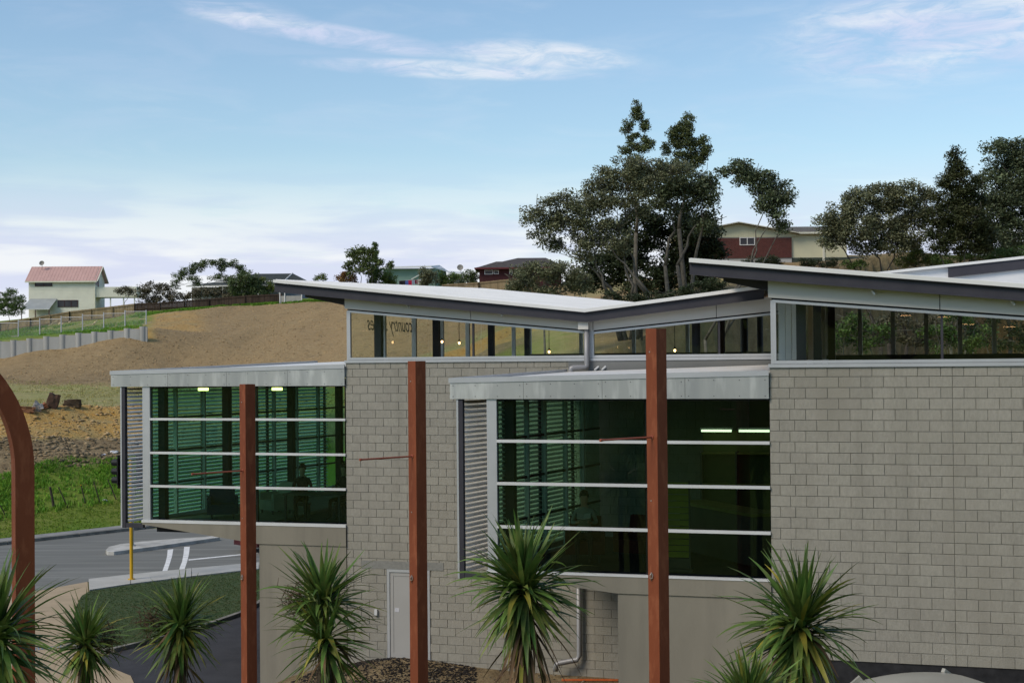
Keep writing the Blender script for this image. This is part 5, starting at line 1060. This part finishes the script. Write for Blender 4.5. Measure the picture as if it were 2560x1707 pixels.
for x in (59, 90, 121): MB().box(X(x)-.05, X(x)+.05, -1.9, -1.8, 0, Z(712)).build('lean_to_post', mfr, A)
bal = MB().box(W_+.1, X(311), .2, .3, Z(683.5), Z(660)).box(X(311)-.1, X(311), .3, 3.2, Z(683.5), Z(660)).build('balcony', wcream, A); MB().box(W_+.04, X(311)-.1, .3, 3.2, Z(684), Z(681)).build('balcony_floor', trimc, bal)
for x in (250, 280, 305): MB().box(X(x)-.08, X(x)+.08, .5, .66, 0, Z(684)).build('balcony_post', wtrim, bal)
MB().cyl((W_+.1,-.12,0),(W_+.1,-.12,Z(646)),.05,8).build('downpipe', trimc, A); dish(A, (X(87.5), D_/2-.9, Z(603)), .36)
# --- dark roofed bungalow
d = 195.0; k = d/3267.0; o0 = at(437, 695, d); Bh = thing('bungalow', 'low bungalow with a dark roof and white gutters behind bushes', 'house', (o0.x, o0.y, o0.z-1.2), R_(0))
def X(x): return (x-437)*k
def Z(y): return (695-y)*k+1.2
gw = mat('grey_wall', (.22,.25,.29), (.18,.2,.23), 1, .8); droof = mat('dark_green_roof', (.045,.052,.045), (.035,.04,.036), 1, .75)
MB().box(X(500), X(690), .6, 8.5, 0, Z(647)).build('wall', gw, Bh); MB().box(X(445), X(560), -1.2, .58, 0, Z(661)).build('porch_wall', mat('pale_wall', (.30,.29,.27), None, 1, .8), Bh)
ze, zr_ = Z(646.5), Z(625.5)
r = MB().hexa([(X(494),0,ze),(X(700),0,ze),(X(700),9,ze),(X(494),9,ze),(X(572),4.4,zr_),(X(662),4.4,zr_),(X(662),4.6,zr_),(X(572),4.6,zr_)]).build('roof', droof, Bh)
MB().bar((X(494),-.04,ze-.08),(X(700),-.04,ze-.08),.06,.2).build('gutter', wtrim, r); MB().bar((X(662),4.3,zr_+.03),(X(655),-.02,ze+.02),.1,.2).build('bargeboard', wtrim, r)
MB().hexa([(X(437),-2.4,Z(659)),(X(660),-2.4,Z(659)),(X(660),.6,Z(648)),(X(500),.6,Z(648)),(X(437),-2.4,Z(658)),(X(660),-2.4,Z(658)),(X(660),.6,Z(647)),(X(500),.6,Z(647))]).build('verandah_roof', droof, Bh)
MB().bar((X(437),-2.44,Z(659.5)),(X(660),-2.44,Z(659.5)),.06,.18).build('verandah_gutter', wtrim, Bh)
for x in (455, 520, 600, 648): MB().box(X(x)-.06, X(x)+.06, -2.35, -2.23, 0, Z(660)).build('verandah_post', wtrim, Bh)
window(Bh, X(640), X(668), Z(672), Z(655), .57, wtrim, 2); window(Bh, X(560), X(590), Z(672), Z(660), .57, wtrim, 2); MB().box(X(545), X(552), 3, 3.6, Z(632), Z(622)).build('chimney', mat('brick_chimney', (.2,.1,.07), None, 4, .9), r)
# carport posts and pale screen right of the brown fence
cpz = at(668, 697, 176.5); c0 = thing('garden_screen', 'pale corrugated screen with white posts under the roof overhang', 'screen', cpz, 0)
MB().box(-1.3, 1.3, 0, .04, -.3, .95).build('panel', mat('pale_panel', (.38,.37,.33), (.32,.31,.28), 2, .8), c0)
for x in (-1.35, -.75, 1.35): MB().box(x-.06, x+.06, -.08, -.005, -.3, 1.35).build('post', wtrim, c0)
# --- teal house with a white roof
d = 186.0; k = d/3267.0; o0 = at(900, 655, d); Ch = thing('teal_house', 'teal green house with a low white roof beside a washing line', 'house', (o0.x, o0.y, o0.z-1.0), R_(0))
def X(x): return (x-900)*k
def Z(y): return (655-y)*k+1.0
teal = mat('teal_boards', (.20,.30,.255), (.17,.26,.22), 1, .8)
MB().box(X(880), X(1000), 0, 6.5, 0, Z(617)).hexa([(X(1000),0,0),(X(1020),3,0),(X(1020),6.5,0),(X(1000),6.5,0),(X(1000),0,Z(616)),(X(1020),3,Z(616)),(X(1020),6.5,Z(616)),(X(1000),6.5,Z(616))]).build('wall', teal, Ch)
r = MB().hexa([(X(874),-.8,Z(617.5)),(X(992),-.8,Z(616)),(X(1007),3.2,Z(607.5)),(X(880),3.2,Z(610)),(X(874),-.8,Z(614.5)),(X(992),-.8,Z(613)),(X(1007),3.2,Z(606)),(X(880),3.2,Z(608.5))]).hexa([(X(992),-.8,Z(616)),(X(1032),3.2,Z(624)),(X(1032),7,Z(624)),(X(1007),3.22,Z(607.6)),(X(992),-.8,Z(613)),(X(1032),3.2,Z(621.5)),(X(1032),7,Z(621.5)),(X(1007),3.22,Z(606))]).build('roof', roofm, Ch)
MB().hexa([(X(1028),1,Z(628)),(X(1066),1,Z(631)),(X(1062),4,Z(624)),(X(1030),4,Z(621)),(X(1028),1,Z(626)),(X(1066),1,Z(629)),(X(1062),4,Z(622)),(X(1030),4,Z(619))]).build('porch_roof', roofm, Ch); MB().box(X(1032), X(1060), 1.8, 4, 0, Z(629)).build('porch_wall', mat('porch_white', (.5,.51,.5), None, 1, .8), Ch)
MB().bar((X(945),-.1,Z(642)),(X(990),-.35,Z(618)),.06,.12).build('stair_rail', wtrim, Ch); MB().bar((X(918),-.1,Z(646)),(X(943),-.1,Z(644)),.05,.08).build('stair_rail', wtrim, Ch); window(Ch, X(1036), X(1046), Z(650), Z(634), 1.78, wtrim, 1)
dish(Ch, (X(1055.5), 3, Z(613)), .42)
# washing line
d = 172.0; k = d/3267.0; o0 = at(917, 662, d); wlz = thing('washing_line', 'washing line strung between two posts below the teal house', 'washing line', (o0.x, o0.y, float(gh(o0.x, o0.y))-.1)); zt = at(917, 645, d).z-wlz.location.z; zt2 = at(967, 642, d).z-wlz.location.z; ln = 50*k
for x, z in ((0, zt), (ln, zt2)): MB().cyl((x,0,0),(x,0,z+.05),.04,8).build('post', wtrim, wlz)
for y in (0, .25): MB().bar((0,y-.1,zt),(ln,y-.1,zt2),.02,.02).build('line', wtrim, wlz)
for i, (cn, c_, x, w_, h_) in enumerate((('black shirt', (.02,.02,.025), 4,.42,.55), ('dark trousers', (.03,.03,.04), 10,.42,.62), ('blue towel', (.10,.16,.42), 17,.45,.66), ('red towel', (.50,.03,.08), 25,.42,.62), ('pale blue shirt', (.30,.38,.5), 32,.4,.55), ('dark red top', (.14,.02,.04), 39,.4,.5), ('white sheet', (.62,.6,.6), 45,.45,.6))):
    xx = x*k; zz = zt+(zt2-zt)*x/50+float(wlz.location.z); q = MB(); n = 6
    for a in range(n): q.quad((-w_/2+w_*a/n, .03*math.sin(a*1.9), -h_), (-w_/2+w_*(a+1)/n, .03*math.sin((a+1)*1.9), -h_), (-w_/2+w_*(a+1)/n, 0, 0), (-w_/2+w_*a/n, 0, 0))
    q.build('laundry', mat('laundry_'+cn.replace(' ', '_'), c_, None, 5, .9), None, loc=(wlz.location.x+xx, wlz.location.y-.1, zz), label=cn+' pegged on the washing line by the teal house', cat='laundry', group='clothes on the washing line')
# --- maroon house
d = 170.0; k = d/3267.0; o0 = at(1101, 655, d); Dh = thing('maroon_house', 'maroon walled house with a dark hipped roof above the tan fence', 'house', (o0.x, o0.y, o0.z-1.0), R_(0))
def X(x): return (x-1101)*k
def Z(y): return (655-y)*k+1.0
mar = mat('maroon_brick', (.06,.02,.022), (.045,.015,.017), 5, .85); hipm = mat('dark_tile_roof', (.085,.075,.07), (.055,.05,.048), 2.5, .9)
MB().box(0, X(1290), 0, 8, 0, Z(615.5)).build('wall', mar, Dh); ze = Z(616)
r = MB().hexa([(X(1090),-.6,ze),(X(1300),-.6,ze),(X(1300),8.6,ze),(X(1090),8.6,ze),(X(1190),3.9,Z(588)),(X(1256),3.9,Z(588)),(X(1256),4.1,Z(588)),(X(1190),4.1,Z(588))]).build('roof', hipm, Dh)
MB().hexa([(X(1093),-.5,ze),(X(1185),-.5,ze),(X(1185),4,ze),(X(1093),4,ze),(X(1140),1.2,Z(599.5)),(X(1160),1.2,Z(599.5)),(X(1160),1.4,Z(599.5)),(X(1140),1.4,Z(599.5))]).build('front_hip', hipm, r)
MB().bar((X(1090),-.64,ze-.06),(X(1300),-.64,ze-.06),.06,.18).build('gutter', mat('maroon_gutter', (.12,.03,.03), None, 1, .6), r)
window(Dh, X(1113), X(1132.5), Z(630.5), Z(620.5), -.01, wtrim, 1); window(Dh, X(1134.5), X(1146), Z(630), Z(621), -.01, wtrim, 1); window(Dh, X(1170), X(1178), Z(632), Z(620), -.01, wtrim, 1)
# --- brick gable house
d = 126.0; k = d/3267.0; o0 = at(1700, 612, d); Eh = thing('brick_house', 'cream gabled house with a red brick wall behind the trees', 'house', (o0.x, o0.y, o0.z-.6), R_(0))
def X(x): return (x-1700)*k
def Z(y): return (612-y)*k+.6
crm = mat('cream_render', (.60,.58,.40), (.54,.52,.36), .8, .8); brk = mat('red_brick', (.125,.042,.034), (.09,.032,.028), 6, .9); tilem = mat('grey_tile', (.16,.155,.145), (.11,.105,.10), 2, .9)
L0, R0 = X(1560), X(1819); MB().box(L0, R0, 0, 6, 0, Z(545)).build('wall', mat('white_base', (.42,.42,.40), (.34,.34,.32), 1, .8), Eh)
bwl = MB().box(L0+.02, R0-.01, -.06, -.002, Z(593), Z(546)).build('brick_panel', mortm, Eh); bl = MB(); z = Z(593); r_ = 0
while z < Z(546)-.06:
    x = L0+.02-(.12 if r_ % 2 else 0)
    while x < R0-.05: bl.box(max(x, L0+.02), min(x+.225, R0-.012), -.075, -.061, z+.006, z+.07); x += .235
    z += .077; r_ += 1
bl.build('bricks', brk, bwl, kind='stuff')
MB().prism([(L0-.3, Z(545)), (R0+.4, Z(545)), (R0+.4, Z(538)), (X(1696), Z(512)), (L0-.3, Z(538))], -.05, 5.9).build('gable', crm, Eh); q = MB()
for i in range(70):
    x = L0+.0+i*.15; zt_ = Z(512)-abs(x-X(1696))*(Z(512)-Z(538))/(R0+.4-X(1696))-.05
    if x < R0+.3 and zt_ > Z(545)+.1: q.box(x-.01, x+.01, -.066, -.052, Z(544.5), zt_)
q.build('battens', crm, Eh, kind='stuff')
MB().box(R0+.01, X(1946), .1, 6, 0, Z(536)).build('side_wall', crm, Eh); MB().box(R0+.01, X(1946), .06, .098, 0, Z(593)).build('dark_base', mat('dark_green_base', (.06,.075,.06), None, 2, .9), Eh)
r = MB(); xm = X(1696); s_ = (Z(510)-Z(536))/(X(1834)-xm)
for a in (X(1834), 2*xm-X(1834)):
    za = Z(536); r.hexa([(xm,-.5,Z(510)-.12),(a,-.5,za-.12),(a,9,za-.12),(xm,9,Z(510)-.12),(xm,-.5,Z(510)),(a,-.5,za),(a,9,za),(xm,9,Z(510))])
rr_ = r.build('roof', tilem, Eh)
for a in (X(1834), 2*xm-X(1834)): MB().bar((xm,-.53,Z(510)-.06),(a,-.53,Z(536)-.06),.05,.22,(0,1,0)).build('bargeboard', trimc, rr_)
MB().hexa([(X(1820),-.35,Z(536)),(X(1955),-.35,Z(536)),(X(1955),6.4,Z(536)),(X(1790),6.4,Z(536)),(X(1790),3.0,Z(515)),(X(1925),3.0,Z(515.5)),(X(1925),3.1,Z(515.5)),(X(1790),3.1,Z(515))]).build('wing_roof', tilem, Eh); tr_ = MB()
for i in range(28): x = X(1826)+i*.18; tr_.bar((x,-.36,Z(536)+.03),(x-.35*0,3.0,Z(515.3)+.03),.05,.04)
tr_.build('tile_ribs', tilem, rr_, kind='stuff'); MB().bar((X(1833),-.38,Z(537)),(X(1955),-.38,Z(537)),.06,.16).build('gutter', trimc, rr_)
window(Eh, X(1699), X(1734), Z(563.5), Z(545.5), -.08, wtrim, 2); MB().box(X(1890), X(1895), .02, .09, Z(612), Z(536)).build('downpipe', trimc, Eh)

# ================================================================== trees and shrubs
def tree(name, label, cat, base, d, blobs, leafmat, ls=.28, dens=1.0, trunk_r=.3, bm=None, stems=((0,0),), group=None, clump=.42, droop=0.0, seed=0, bare=0, up=.4):
    ls *= .8; g = np.random.default_rng(100+seed); rr = random.Random(seed+50); bm = bm or grey_bark
    b0 = at(base[0], base[1], d); zb = float(gh(b0.x, b0.y))-.1; b0 = Vector((b0.x, b0.y, zb)); k = d/3267.0
    t = thing(name, label, cat, b0, 0, group); C = []
    for (x, y, rx, ry, *dz) in blobs:
        c = at(x, y, d)-b0; c.y += (dz[0] if dz else rr.uniform(-.4, .4)*rx*k); C.append((c, rx*k, ry*k))
    # limbs: every blob is reached from the nearest lower point of the skeleton
    q = MB(); nodes = []; ends = []
    def wiggle(a, b, n=5, amp=.08):
        L_ = (b-a).length; out_ = [a]
        for i in range(1, n): f = i/n; out_.append(a.lerp(b, f)+Vector((rr.gauss(0,amp*L_*.6), rr.gauss(0,amp*L_*.6), amp*L_*math.sin(math.pi*f)*rr.uniform(-.4,1.2))))
        return out_+[b]
    for sx, sy in stems:
        ht = min(c.z for c, _, _ in C)*.55; p = [Vector((sx*.5, sy*.5, 0)), Vector((sx*.8+rr.gauss(0,.15), sy+rr.gauss(0,.1), ht*.4)), Vector((sx*1.2+rr.gauss(0,.2), sy, ht))]
        q.tube(p, [trunk_r*.95, trunk_r*.7, trunk_r*.55], 9); nodes += [(p[1], trunk_r*.7), (p[2], trunk_r*.55)]; ends.append((p[2], trunk_r*.55))
    used_ = set()
    for e0, er in ends:                      # every stem runs on into the crown
        i_ = min((i for i in range(len(C)) if i not in used_), key=lambda i: (C[i][0]-e0).length, default=None)
        if i_ is None: break
        used_.add(i_); w_ = wiggle(e0, C[i_][0]+Vector((0,0,C[i_][2]*.2)), 6, .05); rd = [max(.03, er*(1-.8*j/6)) for j in range(7)]; q.tube(w_, rd, 8); nodes += [(w_[j], rd[j]) for j in (2, 3, 4, 5)]
    for c, rx, ry in sorted(C, key=lambda e: e[0].length):
        tgt = c-Vector((0,0,ry*.35)); cand = [n for n in nodes if n[0].z < tgt.z+.3] or nodes
        s = min(cand, key=lambda n: (n[0]-tgt).length+.5*max(0, n[0].z-tgt.z)); w_ = wiggle(s[0], tgt); r0 = min(s[1]*.8, .05+.022*(tgt-s[0]).length+.06); rad = [max(.025, r0*(1-.55*i/5)) for i in range(6)]
        q.tube(w_, rad, 7); nodes += [(w_[i], rad[i]) for i in (2, 3, 5)]
        for _ in range(4+bare):
            e = c+Vector((rr.gauss(0,rx*.55), rr.gauss(0,rx*.5), abs(rr.gauss(0,ry*.6)))); w2 = wiggle(w_[rr.choice((3,4,5))], e, 4, .1); q.tube(w2, [max(.02, rad[4]*.6*(1-.2*i)) for i in range(5)], 5)
    q.build('trunk', bm, t, smooth=True)
    # crown: clumps of leaf-sized faces, gaps between them
    PS = []; SZ = []
    for c, rx, ry in C:
        area = math.pi*rx*ry; ncl = max(6, int(area/(clump*1.1)**2*1.7*dens)); u = g.normal(size=(ncl, 3)); u /= np.linalg.norm(u, axis=1)[:,None]; rad = g.uniform(.35, 1.0, ncl)**.55
        cc = np.array(c)+u*rad[:,None]*np.array([rx, (rx+ry)/2*.85, ry])
        nl = int(2.1*(clump/ls)**2*7.0); Pn = cc[:,None,:]+np.clip(g.normal(size=(ncl, nl, 3)), -1.7, 1.7)*np.array([clump*.55, clump*.55, clump*.36]); Pn[...,2] -= droop*g.uniform(0, 1, Pn.shape[:2])
        PS.append(Pn.reshape(-1, 3))
    P = np.concatenate(PS); n = len(P); nr = g.normal(size=(n,3)); nr[:,2] = np.abs(nr[:,2])*1.0+up; nr /= np.linalg.norm(nr, axis=1)[:,None]
    a = np.cross(nr, g.normal(size=(n,3))); a /= np.linalg.norm(a, axis=1)[:,None]; b = np.cross(nr, a); s1 = (ls*.5*g.uniform(.6,1.25,n))[:,None]; s2 = s1*g.uniform(.45,.8,n)[:,None]
    V_ = np.stack([P-a*s1, P-b*s2*.9+a*s1*.1, P+a*s1, P+b*s2*.9-a*s1*.1], 1); V_[:,0::2] += (nr*s1*.25)[:,None,:]
    link('crown', fastmesh('crown', V_.reshape(-1,3), np.arange(n*4).reshape(-1,4), leafmat), t); return t
grey_bark = mat('grey_bark', (.135,.125,.102), (.07,.065,.054), 5, .95, .6, 25); dark_bark = mat('dark_bark', (.07,.058,.048), (.04,.034,.03), 5, .95)
def foliage(name, c1, c2, rnd=.35): return mat(name, c1, c2, .7, .6, rnd=rnd, hue=.02, trans=.18, spec=.3)
poh = foliage('grey_green_leaf', (0.2, 0.215, 0.115), (0.115, 0.125, 0.068)); kau = foliage('kauri_leaf', (0.13, 0.16, 0.06), (0.08, 0.1, 0.04)); drk = foliage('dark_leaf', (0.043,0.061,0.024), (0.027,0.041,0.018)); poh2 = foliage('blue_green_leaf', (0.13, 0.165, 0.085), (0.08, 0.1, 0.052)); dco = foliage('conifer_leaf', (0.034,0.048,0.018), (0.063,0.070,0.025)); bush = foliage('bush_leaf', (0.127,0.173,0.064), (0.082,0.118,0.046)); lime = foliage('lime_leaf', (.16,.20,.04), (.10,.13,.03)); oran = foliage('orange_leaf', (.24,.115,.035), (.14,.09,.03)); brn = foliage('brown_shrub', (0.145,0.128,0.076), (0.085,0.082,0.051)); grn = foliage('green_shrub', (0.096,0.160,0.035), (0.056,0.096,0.024))
tree('pohutukawa_tree', 'spreading grey green tree with pale gnarled limbs behind the roof valley', 'tree', (1450,690), 100, [(1228,505,24,30),(1262,490,34,34),(1300,470,34,32),(1342,462,36,34),(1240,545,26,18),(1380,440,36,36),(1405,405,34,28),(1445,385,46,22),(1500,388,46,22),(1372,505,34,28),(1310,525,30,24),(1545,392,36,22),(1400,460,34,28),(1440,430,36,28),(1415,520,34,24),(1350,560,34,22),(1275,555,30,18),(1455,475,30,24),(1290,515,30,22),(1335,500,30,24),(1345,545,30,20),(1420,562,34,22),(1385,560,30,20),(1330,590,26,18),(1480,430,34,24)], poh, .24, .95, .22, stems=((0,0),(-.8,.3),(.6,-.3),(1.2,.5),(-1.5,.2)), clump=.55, seed=1, bare=5)
tree('pohutukawa_tree', 'dense blue green tree filling the gap between the two spires', 'tree', (1560,690), 105, [(1480,400,50,26),(1540,405,50,30),(1590,415,46,36),(1625,440,26,40),(1560,450,46,36),(1500,450,44,30),(1618,500,26,40)], poh2, .28, 1.3, .24, stems=((0,0),(-1.0,.4),(.9,.2)), clump=.6, seed=2, bare=2)
tree('kauri_tree', 'slim tiered spire tree with sparse tufts, tallest of the clump', 'tree', (1462,690), 108, [(1461,244,11,13),(1463,262,15,13),(1446,282,13,9),(1441,298,14,10),(1480,285,12,10),(1483,294,12,8),(1470,272,7,6),(1434,341,12,6),(1452,335,18,10),(1487,335,18,16),(1470,345,16,10),(1438,352,14,9),(1462,312,7,6),(1460,366,18,10),(1478,320,8,7),(1450,318,8,7)], kau, .2, 1.25, .26, clump=.28, seed=3)
tree('kauri_tree', 'broader spire tree with upright rounded tufts beside the tallest one', 'tree', (1575,690), 110, [(1580,275,13,15),(1578,298,15,16),(1563,295,12,14),(1546,308,13,20),(1557,325,18,20),(1578,325,16,22),(1602,330,14,14),(1617,322,9,10),(1620,343,14,14),(1529,341,9,17),(1610,356,16,12),(1585,352,18,12),(1560,360,16,12),(1580,375,22,12),(1600,372,18,12)], kau, .2, 1.5, .28, clump=.28, seed=4)
tree('evergreen_tree', 'very dark evergreen mass under the spires behind the gnarled limbs', 'tree', (1530,690), 113, [(1470,520,60,40),(1540,510,60,44),(1600,540,56,46),(1440,580,60,40),(1520,590,80,50),(1600,610,60,46),(1385,620,50,40),(1470,640,70,34),(1340,640,44,34),(1560,650,60,30),(1635,590,30,40)], drk, .32, 1.4, .3, dark_bark, clump=.65, seed=5)
tree('pohutukawa_tree', 'leaning tree with a flat windswept crown in front of the brick house', 'tree', (1650,672), 97, [(1668,392,24,14),(1698,386,32,16),(1735,398,28,20),(1715,420,26,18),(1762,420,28,22),(1795,432,22,18),(1812,452,14,18),(1775,462,28,22),(1742,450,26,20),(1782,495,20,24),(1798,520,10,14),(1720,395,26,14),(1748,425,24,18),(1785,450,22,18),(1705,405,22,14),(1760,480,20,16)], poh2, .26, 1.0, .2, stems=((0,0),(-.7,.2),(.5,.1)), clump=.48, seed=6, bare=4)
tree('shrub', 'loose grey green thicket beside the maroon house', 'shrub', (1250,690), 96, [(1190,640,26,28),(1225,628,30,26),(1265,622,34,26),(1300,632,34,28),(1335,650,32,28),(1215,665,34,22),(1270,665,40,24),(1180,668,18,16)], poh, .2, .9, .12, clump=.4, seed=7, bare=2)
tree('broadleaf_tree', 'round grey green tree with dark forked stems right of the brick house', 'tree', (2045,612), 112, [(1900,520,28,26),(1932,495,34,32),(1975,462,42,30),(2030,450,48,30),(2085,450,46,32),(2118,478,34,40),(1920,545,34,26),(1975,520,46,38),(2040,505,56,42),(2090,530,44,40),(1990,562,44,24),(2055,560,44,26)], poh, .26, 1.3, .26, dark_bark, ((0,0),(1.0,.2),(-.9,0)), clump=.55, seed=8, bare=2)
tree('conifer_tree', 'tall dark conifer with bare lower branches at the hill crest', 'tree', (2205,612), 108, [(2192,358,16,20),(2205,385,24,22),(2185,410,30,24),(2220,420,30,26),(2190,450,42,28),(2230,465,40,30),(2175,490,44,30),(2225,505,50,34),(2165,530,36,26),(2215,550,50,30),(2255,545,40,34),(2158,560,24,20)], dco, .24, 1.5, .2, grey_bark, ((0,0),(-.6,.1),(.5,.1)), clump=.4, droop=.25, seed=9, bare=6)
tree('evergreen_tree', 'tall dark evergreen crowding the conifer at the right', 'tree', (2310,612), 118, [(2290,345,34,20),(2330,338,30,18),(2350,360,34,28),(2300,385,40,32),(2345,410,40,40),(2285,435,40,40),(2330,470,50,50),(2280,500,44,44),(2340,540,50,50),(2290,560,50,40),(2400,450,50,80),(2400,560,50,50)], poh2, .3, 1.4, .3, dark_bark, clump=.6, seed=10)
for i, (lb, bs, dd_, bl_, mm) in enumerate((('dark shrub against the white base of the brick house', (1735,612), 120, [(1720,600,18,9),(1748,602,16,9),(1770,598,22,11),(1790,603,16,8)], drk), ('low dark shrub along the green base wall of the brick house', (1880,612), 120, [(1850,604,22,10),(1880,606,26,9),(1910,602,14,12)], drk), ('bright green bush below the round tree', (1965,612), 112, [(1950,606,20,9),(1975,608,18,8)], grn),
        ('yellow green bushes between the round tree and the conifer', (2120,612), 116, [(2080,600,22,14),(2110,590,24,20),(2140,598,22,14),(2100,575,18,14)], lime), ('shrubs on the slope under the conifer', (2230,610), 112, [(2170,596,26,14),(2230,592,30,16),(2290,590,30,18),(2340,585,30,20)], grn),
        ('dark undergrowth at the foot of the gnarled limbs', (1500,695), 98, [(1400,682,30,12),(1450,686,34,10),(1500,684,36,12),(1550,678,36,14),(1600,668,36,18),(1640,655,30,20)], drk))):
    tree('shrub', lb, 'shrub', bs, dd_, bl_, mm, .18, 1.0, .06, clump=.3, seed=30+i)
tree('umbrella_tree', 'flat topped umbrella tree with thin bare stems beside the bungalow', 'tree', (478,695), 188, [(403,652,7,12),(412,636,14,12),(430,625,16,11),(452,614,18,11),(478,606,22,9),(505,605,20,9),(530,605,14,8),(546,613,9,8),(555,619,5,8),(448,640,14,7),(455,650,9,6),(495,636,18,7),(520,640,12,6),(512,615,10,8)], bush, .3, 1.15, .16, grey_bark, clump=.5, seed=11, up=1.0)
for i, (lb, bs, dd_, bl_, mm, dn) in enumerate((('twiggy brown shrub between the balcony and the brown fence', (350,700), 181, [(325,672,16,16),(348,664,20,18),(375,668,20,18),(395,680,14,14),(340,688,24,12),(378,688,22,12)], brn, .8),
        ('rounded dark green bush before the bungalow roof', (560,695), 181, [(545,648,22,18),(570,640,24,18),(585,655,18,18),(560,665,36,18),(590,672,18,14)], bush, 1.2), ('yellow green young tree at the end of the bungalow', (612,690), 182, [(602,645,8,10),(615,655,12,12),(628,662,12,12),(610,672,14,10)], lime, .8),
        ('mixed low shrubs along the brown fence', (470,695), 182, [(420,680,18,10),(450,676,20,12),(480,672,20,12),(510,675,20,12),(530,682,16,10)], brn, 1.0), ('tall leafy shrub at the edge beyond the paling fence', (20,735), 178, [(5,690,16,22),(25,682,16,18),(42,695,12,18),(18,712,26,16),(48,712,8,12)], grn, .9),
        ('pale twiggy sapling in front of the balcony', (285,705), 186, [(275,668,8,8),(290,664,8,8),(300,672,8,8)], brn, .5), ('orange brown shrub left of the cabbage tree cluster', (790,655), 166, [(785,640,14,11),(800,634,14,12),(795,650,16,10),(808,645,10,12)], oran, 1.1), ('green bush right of the cabbage tree cluster', (880,655), 167, [(860,632,16,16),(885,630,20,16),(898,642,14,14),(870,648,26,12)], grn, 1.1),
        ('grey green bush before the teal house', (985,660), 170, [(978,628,16,14),(992,638,18,14),(975,645,16,12)], poh, 1.0), ('bright bush beside the porch of the teal house', (1025,660), 171, [(1018,634,16,10),(1038,638,16,10),(1030,648,22,10)], grn, 1.0), ('dark bushes between the teal and the maroon houses', (1075,660), 172, [(1060,638,14,10),(1078,632,12,14),(1092,636,10,14),(1075,650,24,9)], bush, 1.1),
        ('small light tree rising over the roof behind the bungalow', (738,690), 200, [(728,640,10,6),(745,637,12,7)], lime, .9))):
    tree('shrub', lb, 'shrub', bs, dd_, bl_, mm, .26, dn, .06, clump=.42, seed=50+i, bare=1)
sw = foliage('sword_leaf', (0.130,0.176,0.052), (0.078,0.111,0.033))
tree('cabbage_tree', 'cluster of distant cabbage tree heads on thin trunks by the orange shrub', 'tree', (828,658), 165, [(808,580,11,11),(824,573,12,10),(840,572,12,10),(852,580,9,12),(815,597,11,12),(835,595,13,12),(800,606,8,13),(850,605,8,14),(828,615,16,10),(803,622,6,10)], sw, .34, 1.5, .1, grey_bark, ((0,0),(-.7,0),(.6,.1),(1.2,.1)), clump=.4, droop=.35, seed=12)
tree('cypress_tree', 'narrow pointed cypress behind the cabbage tree cluster', 'tree', (861,658), 170, [(861,563,3.5,9),(861,580,6,14),(861,602,7,18),(860,628,8,16)], grn, .2, 2.2, .1, clump=.28, seed=13)
for i, (x, y, r_) in enumerate(((875,602,8), (898,606,10))): tree('cabbage_tree', ('lone small cabbage tree next to the cypress','lone small cabbage tree at the corner of the teal house')[i], 'tree', (x, 655), 168, [(x,y,r_*.75,r_*.6),(x,y-r_*.5,r_*.5,r_*.5)], sw, .3, 1.6, .07, clump=.3, droop=.25, seed=14+i)
for i, (lb, x, dd_, y) in enumerate((('thin stemmed thicket behind the clerestory corner of the near wing',1860,84,770),('leafy thicket seen through the near clerestory before its mullion',1960,80,765),('brushy thicket seen through the middle of the near clerestory',2070,82,760),('green thicket seen through the near clerestory past its mullion',2190,80,770),('dark thicket seen through the clerestory at the wall end',2310,82,765))):
    tree('thicket', lb, 'shrub', (x, 815), dd_, [(x-45,y-10,36,26),(x+5,y-25,40,30),(x+50,y-5,36,26),(x-20,y+22,40,18),(x+35,y+24,40,18)], (drk, grn, brn, grn, drk)[i], .22, .55, .09, grey_bark, ((0,0),(.9,.2),(-.8,.1)), clump=.4, seed=70+i, bare=3)
# stand of trees behind the camera, seen only as dark reflections in the glass
for i in range(9):
    x = -48+i*12; t = tree.__wrapped__ if False else None
    bx_, by_ = x+random.uniform(-3,3), -34+random.uniform(-4,4); zb = float(gh(bx_, by_)); t = thing('shelter_tree', 'broad dark shelter tree across the car park, %s of the row' % ('first','second','third','fourth','fifth','sixth','seventh','eighth','ninth')[i], 'tree', (bx_, by_, zb), 0, 'shelter trees across the car park')
    MB().tube([(0,0,-.2),(.1,0,2.5),(0,.2,6)], [.4,.3,.15], 8).build('trunk', dark_bark, t); g = np.random.default_rng(900+i); n = 2600
    u = g.normal(size=(n,3)); u /= np.linalg.norm(u,axis=1)[:,None]; P = u*(g.uniform(.5,1,n)**.5)[:,None]*np.array([5.6,4.5,4.2])+np.array([0,0,6.2]); nr = g.normal(size=(n,3)); nr /= np.linalg.norm(nr,axis=1)[:,None]; a = np.cross(nr, u); b = np.cross(nr, a); V_ = np.stack([P-a*.4,P-b*.3,P+a*.4,P+b*.3],1)
    link('crown', fastmesh('crown', V_.reshape(-1,3), np.arange(n*4).reshape(-1,4), drk), t)
